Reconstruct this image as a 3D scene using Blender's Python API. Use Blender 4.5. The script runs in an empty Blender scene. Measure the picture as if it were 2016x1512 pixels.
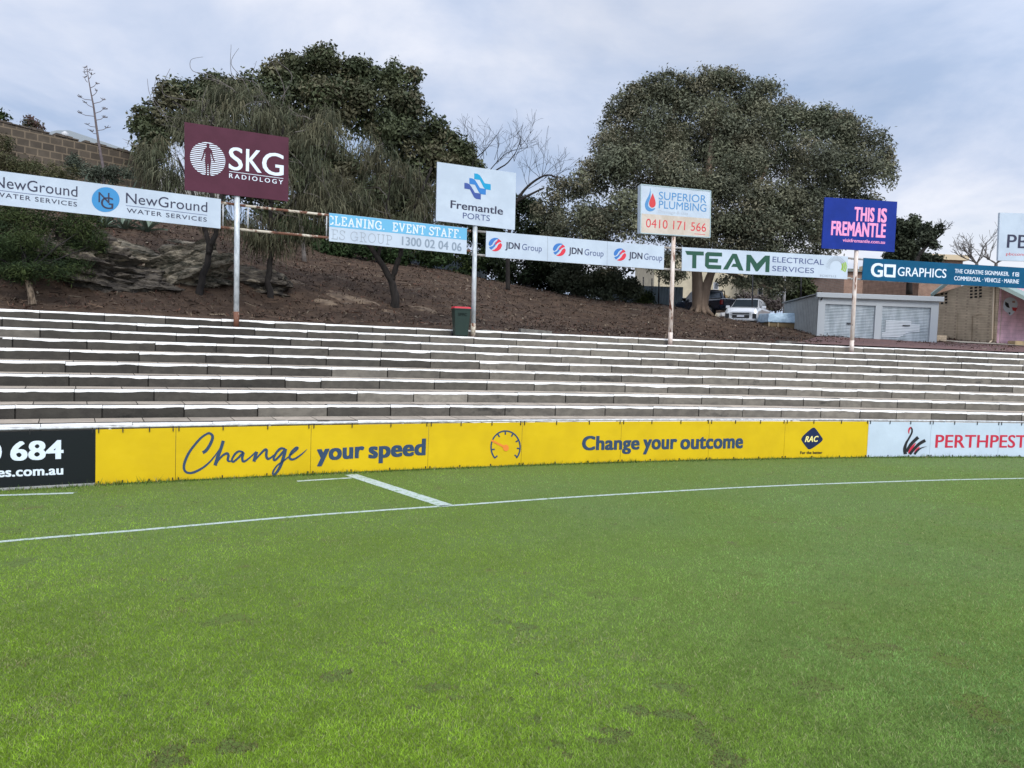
import bpy, bmesh, math, random
import numpy as np
from mathutils import Vector, Matrix, noise as mnoise
from mathutils.geometry import tessellate_polygon

S = bpy.context.scene
COL = S.collection
R = random.Random(7)
NR = np.random.default_rng(11)

# ------------------------------------------------------------------ camera
F, W, H = 1500.0, 2016.0, 1512.0
PITCH, ROLL, EYE = 0.0531, 0.0361, 2.795
_r0 = Vector((1, 0, 0)); _u0 = Vector((0, math.sin(PITCH), math.cos(PITCH)))
CF = Vector((0, math.cos(PITCH), -math.sin(PITCH)))
CR = _r0 * math.cos(ROLL) + _u0 * math.sin(ROLL)
CU = _u0 * math.cos(ROLL) - _r0 * math.sin(ROLL)
EYEP = Vector((0, 0, EYE))
cam = bpy.data.cameras.new("camera"); camo = bpy.data.objects.new("camera", cam); COL.objects.link(camo)
cam.sensor_width = 36; cam.lens = F / W * 36; cam.clip_end = 2000; cam.clip_start = 0.05
M = Matrix((CR, CU, -CF)).transposed().to_4x4(); M.translation = EYEP
camo.matrix_world = M; S.camera = camo
S.render.resolution_x = 1024; S.render.resolution_y = 768

# ------------------------------------------------------------------ light
SUN_EL, SUN_AZ = math.radians(46), math.radians(158)      # azimuth clockwise from +Y: behind the camera
sl = bpy.data.lights.new("sun", 'SUN'); sl.energy = 1.8; sl.angle = math.radians(24); sl.color = (1.0, 0.965, 0.91)
so = bpy.data.objects.new("sun", sl); COL.objects.link(so)
sd = Vector((math.sin(SUN_AZ) * math.cos(SUN_EL), math.cos(SUN_AZ) * math.cos(SUN_EL), math.sin(SUN_EL)))
so.rotation_euler = sd.to_track_quat('Z', 'Y').to_euler(); so.location = (0, -20, 40)

wd = bpy.data.worlds.new("World"); S.world = wd; wd.use_nodes = True
nt = wd.node_tree; N = nt.nodes; L = nt.links
for n in list(N): N.remove(n)
def wn(t, **k):
    n = N.new(t)
    for a, b in k.items(): setattr(n, a, b)
    return n
def wmath(op, a, b=None, c=None):
    n = wn('ShaderNodeMath', operation=op)
    for i, v in enumerate((a, b, c)):
        if v is None: continue
        if isinstance(v, (int, float)): n.inputs[i].default_value = v
        else: L.new(v, n.inputs[i])
    return n.outputs[0]
tc = wn('ShaderNodeTexCoord'); sep = wn('ShaderNodeSeparateXYZ'); L.new(tc.outputs['Generated'], sep.inputs[0])
zz = wmath('MAXIMUM', sep.outputs[2], 0.0); den = wmath('ADD', zz, 0.22)
cx = wmath('DIVIDE', sep.outputs[0], den); cy = wmath('DIVIDE', sep.outputs[1], den)
cv = wn('ShaderNodeCombineXYZ'); L.new(cx, cv.inputs[0]); L.new(cy, cv.inputs[1]); cv.inputs[2].default_value = 3.3
n1 = wn('ShaderNodeTexNoise'); n1.inputs['Scale'].default_value = 1.0; n1.inputs['Detail'].default_value = 7; n1.inputs['Roughness'].default_value = 0.57
n1.inputs['Distortion'].default_value = 0.4
L.new(cv.outputs[0], n1.inputs['Vector'])
rp = wn('ShaderNodeValToRGB'); L.new(n1.outputs[0], rp.inputs[0])
e = rp.color_ramp.elements
e[0].position = 0.37; e[0].color = (0.40, 0.50, 0.69, 1)
e[1].position = 0.64; e[1].color = (0.80, 0.82, 0.90, 1)
m1 = e.new(0.49); m1.color = (0.565, 0.635, 0.79, 1)
sky = wn('ShaderNodeTexSky', sky_type='NISHITA', sun_disc=False)
sky.sun_elevation = SUN_EL; sky.sun_rotation = SUN_AZ; sky.ozone_density = 1.5
sc_ = wn('ShaderNodeVectorMath', operation='SCALE'); L.new(sky.outputs[0], sc_.inputs[0]); sc_.inputs['Scale'].default_value = 0.11
n2 = wn('ShaderNodeTexNoise'); n2.inputs['Scale'].default_value = 0.7; n2.inputs['Detail'].default_value = 4
L.new(cv.outputs[0], n2.inputs['Vector'])
cov = wn('ShaderNodeMapRange'); L.new(n2.outputs[0], cov.inputs[0])
cov.inputs[1].default_value = 0.30; cov.inputs[2].default_value = 0.48; cov.inputs[3].default_value = 0.55; cov.inputs[4].default_value = 0.96
mx = wn('ShaderNodeMix', data_type='RGBA'); L.new(cov.outputs[0], mx.inputs[0]); L.new(sc_.outputs[0], mx.inputs[6]); L.new(rp.outputs[0], mx.inputs[7])
# an overcast sky is brighter overhead and round the veiled sun behind the camera
sdn = wn('ShaderNodeVectorMath', operation='DOT_PRODUCT'); L.new(tc.outputs['Generated'], sdn.inputs[0]); sdn.inputs[1].default_value = sd
g1 = wn('ShaderNodeMapRange'); L.new(sdn.outputs['Value'], g1.inputs[0])
g1.inputs[1].default_value = -0.25; g1.inputs[2].default_value = 0.95; g1.inputs[3].default_value = 1.0; g1.inputs[4].default_value = 1.9
sc2 = wn('ShaderNodeVectorMath', operation='SCALE'); L.new(mx.outputs[2], sc2.inputs[0]); L.new(g1.outputs[0], sc2.inputs['Scale'])
bg = wn('ShaderNodeBackground'); L.new(sc2.outputs[0], bg.inputs[0]); bg.inputs[1].default_value = 1.0
wo = wn('ShaderNodeOutputWorld'); L.new(bg.outputs[0], wo.inputs[0])
S.view_settings.view_transform = 'Standard'; S.view_settings.look = 'None'
S.view_settings.exposure = 0.2; S.view_settings.gamma = 1.0

# ------------------------------------------------------------------ helpers
def ray(px, py): return CF + CR * ((px - W / 2) / F) - CU * ((py - H / 2) / F)
def P(px, py, Y):                          # the point seen at a pixel of the photo at world depth Y
    d = ray(px, py); return EYEP + d * (Y / d.y)
def PZ(px, py, z=0.0):                     # the point seen at a pixel on the level z
    d = ray(px, py); return EYEP + d * ((z - EYE) / d.z)
def PXY(p):
    v = Vector(p) - EYEP; d = v.dot(CF); return W / 2 + F * v.dot(CR) / d, H / 2 - F * v.dot(CU) / d
def lin(r, g=None, b=None):
    if g is None: r, g, b = r
    f = lambda c: (c / 255 / 12.92) if c / 255 <= 0.04045 else ((c / 255 + 0.055) / 1.055) ** 2.4
    return (f(r), f(g), f(b))
MATS = {}
def mat(name, col, rough=0.7, col2=None, scale=4.0, detail=6, lo=0.35, hi=0.65, bump=0.0, bscale=None, metal=0.0,
        stretch=(1, 1, 1), vcol=None, spec=0.4, col3=None, scale3=1.0, lo3=0.5, hi3=0.62, coat=0.0, trans=0.0, bdist=0.02):
    if name in MATS: return MATS[name]
    m = bpy.data.materials.new(name); m.use_nodes = True; t = m.node_tree; b = t.nodes['Principled BSDF']
    b.inputs['Roughness'].default_value = rough; b.inputs['Metallic'].default_value = metal
    b.inputs['Specular IOR Level'].default_value = spec
    if coat: b.inputs['Coat Weight'].default_value = coat; b.inputs['Coat Roughness'].default_value = 0.08
    out = None
    co = t.nodes.new('ShaderNodeTexCoord'); mp = t.nodes.new('ShaderNodeMapping'); mp.inputs['Scale'].default_value = stretch
    t.links.new(co.outputs['Object'], mp.inputs[0])
    def noise(sc, det=detail):
        n = t.nodes.new('ShaderNodeTexNoise'); n.inputs['Scale'].default_value = sc; n.inputs['Detail'].default_value = det
        n.inputs['Roughness'].default_value = 0.62
        t.links.new(mp.outputs[0], n.inputs['Vector']); return n.outputs[0]
    def remap(v, a, c):
        r = t.nodes.new('ShaderNodeMapRange'); r.interpolation_type = 'SMOOTHSTEP'; t.links.new(v, r.inputs[0]); r.inputs[1].default_value = a; r.inputs[2].default_value = c
        return r.outputs[0]
    def mix(fac, a, c, bt='MIX'):
        x = t.nodes.new('ShaderNodeMix'); x.data_type = 'RGBA'; x.blend_type = bt
        for sock, v in ((x.inputs[0], fac), (x.inputs[6], a), (x.inputs[7], c)):
            if isinstance(v, (int, float)): sock.default_value = v
            elif isinstance(v, tuple): sock.default_value = (*v[:3], 1)
            else: t.links.new(v, sock)
        return x.outputs[2]
    cur = tuple(col)
    if col2 is not None: cur = mix(remap(noise(scale), lo, hi), cur, tuple(col2))
    if col3 is not None: cur = mix(remap(noise(scale3, 8), lo3, hi3), cur, tuple(col3))
    if vcol:
        at = t.nodes.new('ShaderNodeAttribute'); at.attribute_name = vcol
        cur = mix(1.0, cur, at.outputs['Color'], 'MULTIPLY')
    if isinstance(cur, tuple): b.inputs['Base Color'].default_value = (*cur, 1)
    else: t.links.new(cur, b.inputs['Base Color'])
    if bump:
        bn = t.nodes.new('ShaderNodeBump'); bn.inputs['Strength'].default_value = bump; bn.inputs['Distance'].default_value = bdist
        t.links.new(noise(bscale or scale * 3), bn.inputs['Height']); t.links.new(bn.outputs[0], b.inputs['Normal'])
    if trans:
        o = t.nodes['Material Output']; tr = t.nodes.new('ShaderNodeBsdfTranslucent'); ms = t.nodes.new('ShaderNodeMixShader')
        ms.inputs[0].default_value = trans
        if isinstance(cur, tuple): tr.inputs[0].default_value = (*cur, 1)
        else: t.links.new(cur, tr.inputs[0])
        t.links.new(b.outputs[0], ms.inputs[1]); t.links.new(tr.outputs[0], ms.inputs[2]); t.links.new(ms.outputs[0], o.inputs[0])
    MATS[name] = m; return m

def tag(o, label=None, cat=None, group=None, kind=None):
    for k, v in (('label', label), ('category', cat), ('group', group), ('kind', kind)):
        if v: o[k] = v
    return o
def link(name, me, m=None, parent=None):
    o = bpy.data.objects.new(name, me); COL.objects.link(o)
    if m is not None and not me.materials: me.materials.append(m)
    if parent is not None:
        o.parent = parent; o.matrix_parent_inverse = parent_inv(parent)
    return o
def parent_inv(p):
    q = p.matrix_basis.copy(); a = p
    while a.parent: q = a.parent.matrix_basis @ a.matrix_parent_inverse @ q; a = a.parent
    return q.inverted()
def thing(name, loc, label, cat, group=None):
    o = bpy.data.objects.new(name, None); COL.objects.link(o); o.location = loc; o.empty_display_size = 0.3
    return tag(o, label, cat, group)
class MB:                                   # mesh gatherer
    def __init__(s): s.v = []; s.f = []; s.c = []
    def face(s, pts, c=None):
        i = len(s.v); s.v += [tuple(p) for p in pts]; s.f.append(tuple(range(i, i + len(pts)))); s.c.append(c)
    def box(s, a, b, c=None):
        x0, y0, z0 = a; x1, y1, z1 = b
        s.hexa([(x0, y0, z0), (x1, y0, z0), (x1, y1, z0), (x0, y1, z0), (x0, y0, z1), (x1, y0, z1), (x1, y1, z1), (x0, y1, z1)], c)
    def hexa(s, p, c=None):                 # 4 bottom points, 4 top points
        i = len(s.v); s.v += [tuple(q) for q in p]
        for q in ((0, 3, 2, 1), (4, 5, 6, 7), (0, 1, 5, 4), (1, 2, 6, 5), (2, 3, 7, 6), (3, 0, 4, 7)):
            s.f.append(tuple(i + k for k in q)); s.c.append(c)
    def bar(s, a, b, w, h, up=(0, 0, 1), c=None):
        a = Vector(a); b = Vector(b); d = (b - a).normalized(); sd_ = d.cross(Vector(up)).normalized() * (w / 2); u = sd_.normalized().cross(d) * (h / 2)
        s.hexa([a - sd_ - u, a + sd_ - u, b + sd_ - u, b - sd_ - u, a - sd_ + u, a + sd_ + u, b + sd_ + u, b - sd_ + u], c)
    def tube(s, pts, rad, n=8, c=None, cap=True):
        pts = [Vector(p) for p in pts]; rad = rad if hasattr(rad, '__len__') else [rad] * len(pts)
        base = len(s.v); ref = Vector((0.31, 0.17, 0.93))
        for i, p in enumerate(pts):
            d = (pts[min(i + 1, len(pts) - 1)] - pts[max(i - 1, 0)]).normalized()
            a = d.cross(ref)
            if a.length < 0.2: a = d.cross(Vector((1, 0, 0)))
            a.normalize(); b = d.cross(a)
            for k in range(n):
                t = 2 * math.pi * k / n; s.v.append(tuple(p + (a * math.cos(t) + b * math.sin(t)) * rad[i]))
        for i in range(len(pts) - 1):
            for k in range(n):
                k2 = (k + 1) % n
                s.f.append((base + i * n + k, base + i * n + k2, base + (i + 1) * n + k2, base + (i + 1) * n + k)); s.c.append(c)
        if cap:
            s.f.append(tuple(base + k for k in range(n))[::-1]); s.c.append(c)
            s.f.append(tuple(base + (len(pts) - 1) * n + k for k in range(n))); s.c.append(c)
    def build(s, name, m, parent=None, smooth=False, bevel=0.0):
        me = bpy.data.meshes.new(name); me.from_pydata(s.v, [], s.f); me.update()
        if any(c is not None for c in s.c):
            at = me.color_attributes.new('tint', 'FLOAT_COLOR', 'CORNER')
            arr = []
            for f, c in zip(s.f, s.c):
                c = c if c is not None else (1, 1, 1)
                arr += [c[0], c[1], c[2], 1.0] * len(f)
            at.data.foreach_set('color', arr)
        if smooth: me.polygons.foreach_set('use_smooth', [True] * len(me.polygons))
        o = link(name, me, m, parent)
        if bevel:
            bm = bmesh.new(); bm.from_mesh(me); bmesh.ops.remove_doubles(bm, verts=bm.verts, dist=1e-5)
            bmesh.ops.bevel(bm, geom=list(bm.edges), offset=bevel, segments=2, affect='EDGES', profile=0.6); bm.to_mesh(me); bm.free()
        return o
def np_mesh(name, V, Fq, k, m, parent=None, cols=None):      # V (n,3); faces of k consecutive-index arrays
    me = bpy.data.meshes.new(name); nf = len(Fq)
    me.vertices.add(len(V)); me.vertices.foreach_set('co', np.asarray(V, np.float32).ravel())
    me.loops.add(nf * k); me.loops.foreach_set('vertex_index', np.asarray(Fq, np.int32).ravel())
    me.polygons.add(nf); me.polygons.foreach_set('loop_start', np.arange(0, nf * k, k, dtype=np.int32))
    try: me.polygons.foreach_set('loop_total', np.full(nf, k, dtype=np.int32))
    except Exception: pass
    me.update(calc_edges=True)
    if cols is not None:
        at = me.color_attributes.new('tint', 'FLOAT_COLOR', 'POINT')
        c4 = np.ones((len(V), 4), np.float32); c4[:, :3] = cols; at.data.foreach_set('color', c4.ravel())
    return link(name, me, m, parent)

# flat print laid on a board ---------------------------------------------------
class Plane:                                # vertical plane through ground points A,B facing the camera
    def __init__(s, A, B, lean=None):
        s.A = Vector(A); s.u = (Vector(B) - s.A); s.u.z = 0; s.u.normalize(); s.n = Vector((s.u.y, -s.u.x, 0))
    def at(s, px, py, off=0.0):
        d = ray(px, py); q = s.A + s.n * off; t = (q - EYEP).dot(s.n) / d.dot(s.n); return EYEP + d * t
def slab(pl, corners, th, name, m, parent, front=0.0, bevel=0):
    f = [pl.at(x, y) + pl.n * front for x, y in corners]; b = [p - pl.n * th for p in f]
    mb = MB(); mb.hexa([f[3], f[2], b[2], b[3], f[0], f[1], b[1], b[0]]); return mb.build(name, m, parent, bevel=bevel)
def decal(pl, loops, name, m, parent, off=0.004):           # loops: [outer, hole, ...] per polygon, in photo pixels
    mb = MB()
    for lp in loops:
        if not isinstance(lp[0][0], (tuple, list)): lp = [lp]
        pts = [[pl.at(x, y) + pl.n * off for x, y in l] for l in lp]
        flat = [p for l in pts for p in l]
        q = [[Vector((p.dot(pl.u), p.z, 0)) for p in l] for l in pts]
        i = len(mb.v); mb.v += [tuple(p) for p in flat]
        for t in tessellate_polygon(q): mb.f.append(tuple(i + k for k in t)); mb.c.append(None)
    o = mb.build(name, m, parent); return o
_tcache = {}
def text_mesh(s, bold=0.0, shear=0.0, space=1.0):
    k = (s, bold, shear, space)
    if k in _tcache: return _tcache[k]
    if bold > 0.001:                       # a heavier weight: the letters repeated with a small sideways shift
        v, f = text_mesh(s, 0.0, shear, space + bold * 1.1); V = []; Fc = []; nn = max(2, int(bold * 2 / 0.012)) + 1
        for i in range(nn):
            t = -1 + 2 * i / (nn - 1)
            for dy in (0, 1) if bold < 0.03 else (-1, 0, 1):
                j = len(V); V += [(x + bold * t, y + dy * bold * 0.45 * (1 if y > 0.01 else 1)) for x, y in v]; Fc += [tuple(j + q for q in ff) for ff in f]
        _tcache[k] = (V, Fc); return V, Fc
    cu = bpy.data.curves.new('t', 'FONT'); cu.body = s; cu.size = 1; cu.shear = shear; cu.space_character = space
    cu.dimensions = '2D'; cu.fill_mode = 'BOTH'; cu.resolution_u = 4
    o = bpy.data.objects.new('t', cu); COL.objects.link(o)
    dg = bpy.context.evaluated_depsgraph_get(); me = bpy.data.meshes.new_from_object(o.evaluated_get(dg))
    v = [(q.co.x, q.co.y) for q in me.vertices]; f = [tuple(p.vertices) for p in me.polygons]
    bpy.data.objects.remove(o); bpy.data.curves.remove(cu); bpy.data.meshes.remove(me)
    _tcache[k] = (v, f); return v, f
def fit_text(s, bold, shear, space, ref):
    v, f = text_mesh(s, bold, shear, space)
    rv, _ = text_mesh(ref, 0.0, 0, 1); ch = max(y for x, y in rv)
    x0 = min(x for x, y in v); x1 = max(x for x, y in v)
    return [((x - x0) / (x1 - x0), y / ch) for x, y in v], f
def text(pl, s, a, b, cap, m, parent, bold=0.0, shear=0.0, space=1.0, ref='H', off=0.005, name='lettering'):
    v, f = fit_text(s, bold, shear, space, ref)
    A = pl.at(*a); B = pl.at(*b); up = pl.at(a[0], a[1] - cap) - A; up = Vector((0, 0, up.z))
    one = max(1, len(text_mesh(s, 0.0, shear, space + bold * 1.1 if bold > 0.001 else space)[0]))
    me = bpy.data.meshes.new(name); me.from_pydata([tuple(A + (B - A) * x + up * y + pl.n * (off + 0.0002 * (i // one))) for i, (x, y) in enumerate(v)], [], f); me.update()
    return link(name, me, m, parent)
def circ(cx, cy, rx, ry, n=40, a0=0, a1=2 * math.pi):
    return [(cx + rx * math.cos(a0 + (a1 - a0) * i / n), cy + ry * math.sin(a0 + (a1 - a0) * i / n)) for i in range(n + (0 if abs(a1 - a0 - 2 * math.pi) < 1e-6 else 1))]
def stroke(pts, w):                          # a ribbon polygon along pts; w number or list
    n = len(pts); w = w if hasattr(w, '__len__') else [w] * n; l = []; r = []
    for i, (x, y) in enumerate(pts):
        x0, y0 = pts[max(i - 1, 0)]; x1, y1 = pts[min(i + 1, n - 1)]; d = math.hypot(x1 - x0, y1 - y0) or 1
        nx, ny = -(y1 - y0) / d, (x1 - x0) / d
        l.append((x + nx * w[i] / 2, y + ny * w[i] / 2)); r.append((x - nx * w[i] / 2, y - ny * w[i] / 2))
    return l, r
def smooth_path(pts, k=6):                   # Catmull-Rom
    out = []; n = len(pts)
    for i in range(n - 1):
        p0 = pts[max(i - 1, 0)]; p1 = pts[i]; p2 = pts[i + 1]; p3 = pts[min(i + 2, n - 1)]
        for j in range(k):
            t = j / k
            out.append(tuple(0.5 * (2 * p1[c] + (p2[c] - p0[c]) * t + (2 * p0[c] - 5 * p1[c] + 4 * p2[c] - p3[c]) * t * t + (3 * p1[c] - p0[c] - 3 * p2[c] + p3[c]) * t ** 3) for c in range(len(p1))))
    out.append(tuple(pts[-1])); return out
def ribbon_loops(pts, w):
    l, r = stroke(pts, w); return [[l[i], l[i + 1], r[i + 1], r[i]] for i in range(len(pts) - 1)]

# ------------------------------------------------------------------ the boundary curve and terraces
FA, FB, FC = 17.316, 0.4530, -0.0081
def cpt(s, off=0.0, z=0.0):
    sl_ = FB + 2 * FC * s; n = Vector((-sl_, 1, 0)).normalized()
    return Vector((s, FA + FB * s + FC * s * s, z)) + n * off
def offk(k, s): return 0.65 + 1.0499 * k - 0.036 * max(min(s, 12), -9)
def zk(k, s): return 0.976 + 0.2495 * k - 0.0026 * s
S0, S1 = -17.0, 26.0
def s_of(px, py, off, z=None, k=None):       # the curve parameter seen at a pixel column, for a given offset
    d = ray(px, py); best = None
    for i in range(1200):
        s = S0 - 4 + i * (S1 + 8 - S0) / 1200; p = cpt(s, off if k is None else offk(k, s) + off)
        g = p.x * d.y - p.y * d.x
        if best is not None and best[0] < 0 <= g:
            return s
        best = (g, s)
    return 0
def signed_off(x, y):                        # numpy: rough distance behind the fence line
    s = np.clip(x, S0 - 30, S1 + 4)
    for _ in range(4):
        sl_ = FB + 2 * FC * s; yy = FA + FB * s + FC * s * s
        s = s + ((x - s) + (y - yy) * sl_) / (1 + sl_ * sl_); s = np.clip(s, S0 - 30, S1 + 8)
    sl_ = FB + 2 * FC * s; yy = FA + FB * s + FC * s * s
    return ((y - yy) - sl_ * (x - s)) / np.sqrt(1 + sl_ * sl_), s

# ------------------------------------------------------------------ ground sheets
g = MB(); g.face([(-600, -600, -0.4), (600, -600, -0.4), (600, 900, -0.4), (-600, 900, -0.4)])
tag(g.build('ground', mat('earth', (0.06, 0.05, 0.04), 0.95)), kind='structure')
TURF = mat('turf', (0.095, 0.150, 0.017), 0.9, (0.10, 0.155, 0.032), scale=0.22, detail=4, bump=0.8, bscale=60,
           col3=(0.10, 0.095, 0.035), scale3=1.7, lo3=0.60, hi3=0.74)
mb = MB(); ss = [S0 + (S1 - S0) * i / 120 for i in range(121)]
for a, b in zip(ss, ss[1:]):
    mb.face([(a, -25, 0), (b, -25, 0), cpt(b, 0.18), cpt(a, 0.18)])
tag(mb.build('field', TURF), kind='structure')

# painted lines on the turf (a sheet 4 mm up, with whitened blades standing in it)
LINEM = mat('line_paint', (0.42, 0.49, 0.46), 0.9, (0.17, 0.27, 0.12), scale=9, detail=8, lo=0.50, hi=0.68)
def px_poly(l): return [PZ(x, y) for x, y in l]
LINES = [
    ('boundary_line', px_poly([(-420, 1118), (-200, 1092), (0, 1067), (280, 1043.5), (560, 1019), (700, 1008.5), (890, 995.5), (1160, 977), (1500, 958), (1800, 947), (2016, 942), (2400, 936)]), 0.098),
    ('centre_corridor_line', px_poly([(690, 934.5), (880, 996)]), 0.27),
    ('short_dash_line', px_poly([(585, 947.5), (692, 941)]), 0.11),
    ('short_dash_line', px_poly([(-150, 980), (0, 975.5), (145, 971)]), 0.12)]
def densify(pts, step=0.25):
    sp = smooth_path([tuple(p) for p in pts], 12) if len(pts) > 2 else [tuple(p) for p in pts]
    out = [Vector(sp[0])]
    for q in sp[1:]:
        q = Vector(q); n = max(1, int((q - out[-1]).length / step)); a = out[-1].copy()
        for i in range(1, n + 1): out.append(a.lerp(q, i / n))
    return out
LINE_SEGS = []
for nm, pts, w in LINES:
    dp = densify(pts); mb = MB(); q = [(p.x, p.y) for p in dp]; l, r = stroke(q, w)
    for i in range(len(q) - 1):
        mb.face([(*r[i], 0.004), (*r[i + 1], 0.004), (*l[i + 1], 0.004), (*l[i], 0.004)])
    tag(mb.build(nm, LINEM), kind='structure'); LINE_SEGS.append((np.array(q), w))
def line_mask(x, y):
    out = np.zeros(len(x), bool)
    for q, w in LINE_SEGS:
        for a, b in zip(q[:-1], q[1:]):
            bb = (x > min(a[0], b[0]) - w) & (x < max(a[0], b[0]) + w) & (y > min(a[1], b[1]) - w) & (y < max(a[1], b[1]) + w)
            if not bb.any(): continue
            i = np.where(bb)[0]; d = b - a; t = np.clip(((x[i] - a[0]) * d[0] + (y[i] - a[1]) * d[1]) / (d @ d), 0, 1)
            dist = np.hypot(x[i] - a[0] - t * d[0], y[i] - a[1] - t * d[1]); out[i] |= dist < w * 0.5
    return out

# ------------------------------------------------------------------ turf blades
def fnoise(x, y, sc, seed=0.0, oct_=3):      # vectorised smooth value noise
    out = np.zeros(len(x)); amp = 1; tot = 0
    for o in range(oct_):
        u = x * sc + seed * 17.3 + o * 5.1; v = y * sc + seed * 9.7 + o * 3.3
        iu = np.floor(u).astype(np.int64); iv = np.floor(v).astype(np.int64); fu = u - iu; fv = v - iv
        fu = fu * fu * (3 - 2 * fu); fv = fv * fv * (3 - 2 * fv)
        def hsh(a, b):
            h = (a * 374761393 + b * 668265263 + int(seed * 1000) * 69069 + o * 1274126177) & 0xFFFFFFFF
            h = ((h ^ (h >> 13)) * 1274126177) & 0xFFFFFFFF; return ((h ^ (h >> 16)) & 0xFFFF) / 65535.0
        a = hsh(iu, iv); b = hsh(iu + 1, iv); c = hsh(iu, iv + 1); d = hsh(iu + 1, iv + 1)
        out += amp * ((a * (1 - fu) + b * fu) * (1 - fv) + (c * (1 - fu) + d * fu) * fv); tot += amp; amp *= 0.5; sc *= 2.1
    return out / tot
def make_grass():
    n = 720000
    px = NR.uniform(-330, 2350, n); py = 896 + (1640 - 896) * NR.uniform(0, 1, n) ** 0.95
    fx = (px - W / 2) / F; fy = (py - H / 2) / F
    d = np.outer(np.ones(n), np.array(CF)) + np.outer(fx, np.array(CR)) - np.outer(fy, np.array(CU))
    t = -EYE / d[:, 2]; x = d[:, 0] * t; y = d[:, 1] * t
    x += NR.normal(0, 0.02, n); y += NR.normal(0, 0.03, n)
    ex = NR.uniform(-9, 11, 420000); ey = NR.uniform(0.6, 9, 420000)      # and the turf to either side of the view
    dz_ = ey * CF.y + EYE * .053; qx = W / 2 + F * ex / dz_; qy = H / 2 + F * EYE / dz_ - 80; o_ = (qx < -330) | (qx > 2350) | (qy > 1640)
    x = np.concatenate([x, ex[o_]]); y = np.concatenate([y, ey[o_]]); t = np.concatenate([t, np.ones(o_.sum())])
    so_, s_ = signed_off(x, y); keep = (so_ < -0.03) & (t > 0) & (y > 0.5); x = x[keep]; y = y[keep]; n = len(x)
    dist = np.hypot(x, y)
    # bare scuffs, as seen scattered over the turf
    scuff = np.zeros(n)
    spots = [(1330, 1355, .32), (1592, 1112, .35), (1480, 1132, .35), (1335, 1405, .3), (1600, 1360, .34), (1690, 1270, .5), (1952, 1090, .5),
             (1200, 1455, .26), (1400, 1450, .2), (660, 1330, .22), (455, 1220, .3), (330, 1490, .3), (1770, 1145, .4), (1500, 1020, .5), (1740, 935, .7),
             (1870, 1300, .3), (1930, 1395, .4), (1640, 1195, .3), (1030, 1235, .3), (860, 1355, .2), (1430, 1500, .3), (520, 1050, .3), (20, 1110, .35),
             (1180, 1170, .25), (1265, 1400, .22), (1850, 1010, .5), (1560, 1290, .2), (760, 1000, .5), (20, 1047, .4), (470, 1470, .2)]
    frags = []; rq = random.Random(31)
    for sx, sy, sr in spots + [(rq.uniform(0, 2016), 960 + 552 * rq.random() ** 1.2, rq.uniform(.05, .16)) for _ in range(70)]:
        c = PZ(sx, sy)
        for _ in range(rq.choice((6, 8, 10, 12)) if sr > .17 else rq.choice((1, 2, 3))):
            frags.append((c.x + rq.gauss(0, sr * .24), c.y + rq.gauss(0, sr * .24), rq.uniform(.04, .12) * sr + .008, rq.uniform(.8, 1.7)))
    for fx0, fy0, fr, fa in frags:
        near = np.where((np.abs(x - fx0) < fr * fa * 2.2) & (np.abs(y - fy0) < fr * 2.2))[0]
        q = np.hypot((x[near] - fx0) / fa, y[near] - fy0) / fr; scuff[near] = np.maximum(scuff[near], np.clip(2.0 - q, 0, 1) * .9)
    scuff *= np.clip((fnoise(x, y, 16, 4.0) - 0.22) * 5, 0, 1)
    dry = np.clip((fnoise(x, y, 3.2, 2.0) - 0.60) * 7, 0, 1) * np.clip((fnoise(x, y, 0.6, 8.0) - 0.40) * 4, 0, 1)
    big = fnoise(x, y, 0.16, 1.0); mid = fnoise(x, y, 1.1, 3.0)
    drop = NR.uniform(0, 1, n) < np.clip(scuff * 0.35, 0, 0.3)
    x, y, dist, scuff, dry, big, mid = [a[~drop] for a in (x, y, dist, scuff, dry, big, mid)]; n = len(x)
    lm = line_mask(x, y)
    wdt = np.maximum(0.0046, dist * 0.00046) * NR.uniform(0.6, 1.4, n)
    hgt = np.minimum(NR.gamma(4, 0.0033, n) + 0.007, 0.036) * (1 - 0.65 * scuff); hgt[lm] *= 0.8
    ang = NR.uniform(0, 2 * np.pi, n); lean = NR.uniform(0.15, 1.5, n) * hgt; la = NR.uniform(0, 2 * np.pi, n)
    ax = np.cos(ang) * wdt / 2; ay = np.sin(ang) * wdt / 2
    V = np.zeros((n, 3, 3), np.float32)
    V[:, 0] = np.stack([x - ax, y - ay, np.zeros(n)], 1); V[:, 1] = np.stack([x + ax, y + ay, np.zeros(n)], 1)
    V[:, 2] = np.stack([x + np.cos(la) * lean, y + np.sin(la) * lean, hgt], 1)
    a = np.array([0.225, 0.365, 0.026]); b = np.array([0.182, 0.320, 0.084])          # yellow-green and blue-green sward
    right = np.clip((x - 0.12 * y + 0.0) / 5 + 0.25, 0, 1); far = np.clip((y - 9) / 6, 0, 1)
    k = np.clip((big - 0.5) * 2.2 + 0.15 + 0.75 * right + 0.35 * far, 0, 1)[:, None]
    c = a * (1 - k) + b * k
    band = 0.93 + 0.14 * (np.sin((x * 0.75 - y * 0.66) * 1.05 + 1.5 * (big - .5)) > 0)
    fine = fnoise(x, y, 6.5, 33.0)
    c = 1.16 * c * band[:, None] * (0.74 + 0.52 * mid[:, None]) * (0.66 + 0.68 * fine[:, None]) * NR.uniform(0.5, 1.5, (n, 1))
    pale = NR.uniform(0, 1, n) < (0.11 + 0.28 * dry); c[pale] = np.array([0.42, 0.43, 0.20]) * NR.uniform(0.7, 1.25, (pale.sum(), 1))
    br = NR.uniform(0, 1, n) < np.clip(scuff * 2.2 + dry * 0.2, 0, 0.95)
    c[br] = np.array([0.16, 0.120, 0.062]) * NR.uniform(0.08, 1.8, (br.sum(), 1))
    c[scuff > .8] *= 0.55
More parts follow.
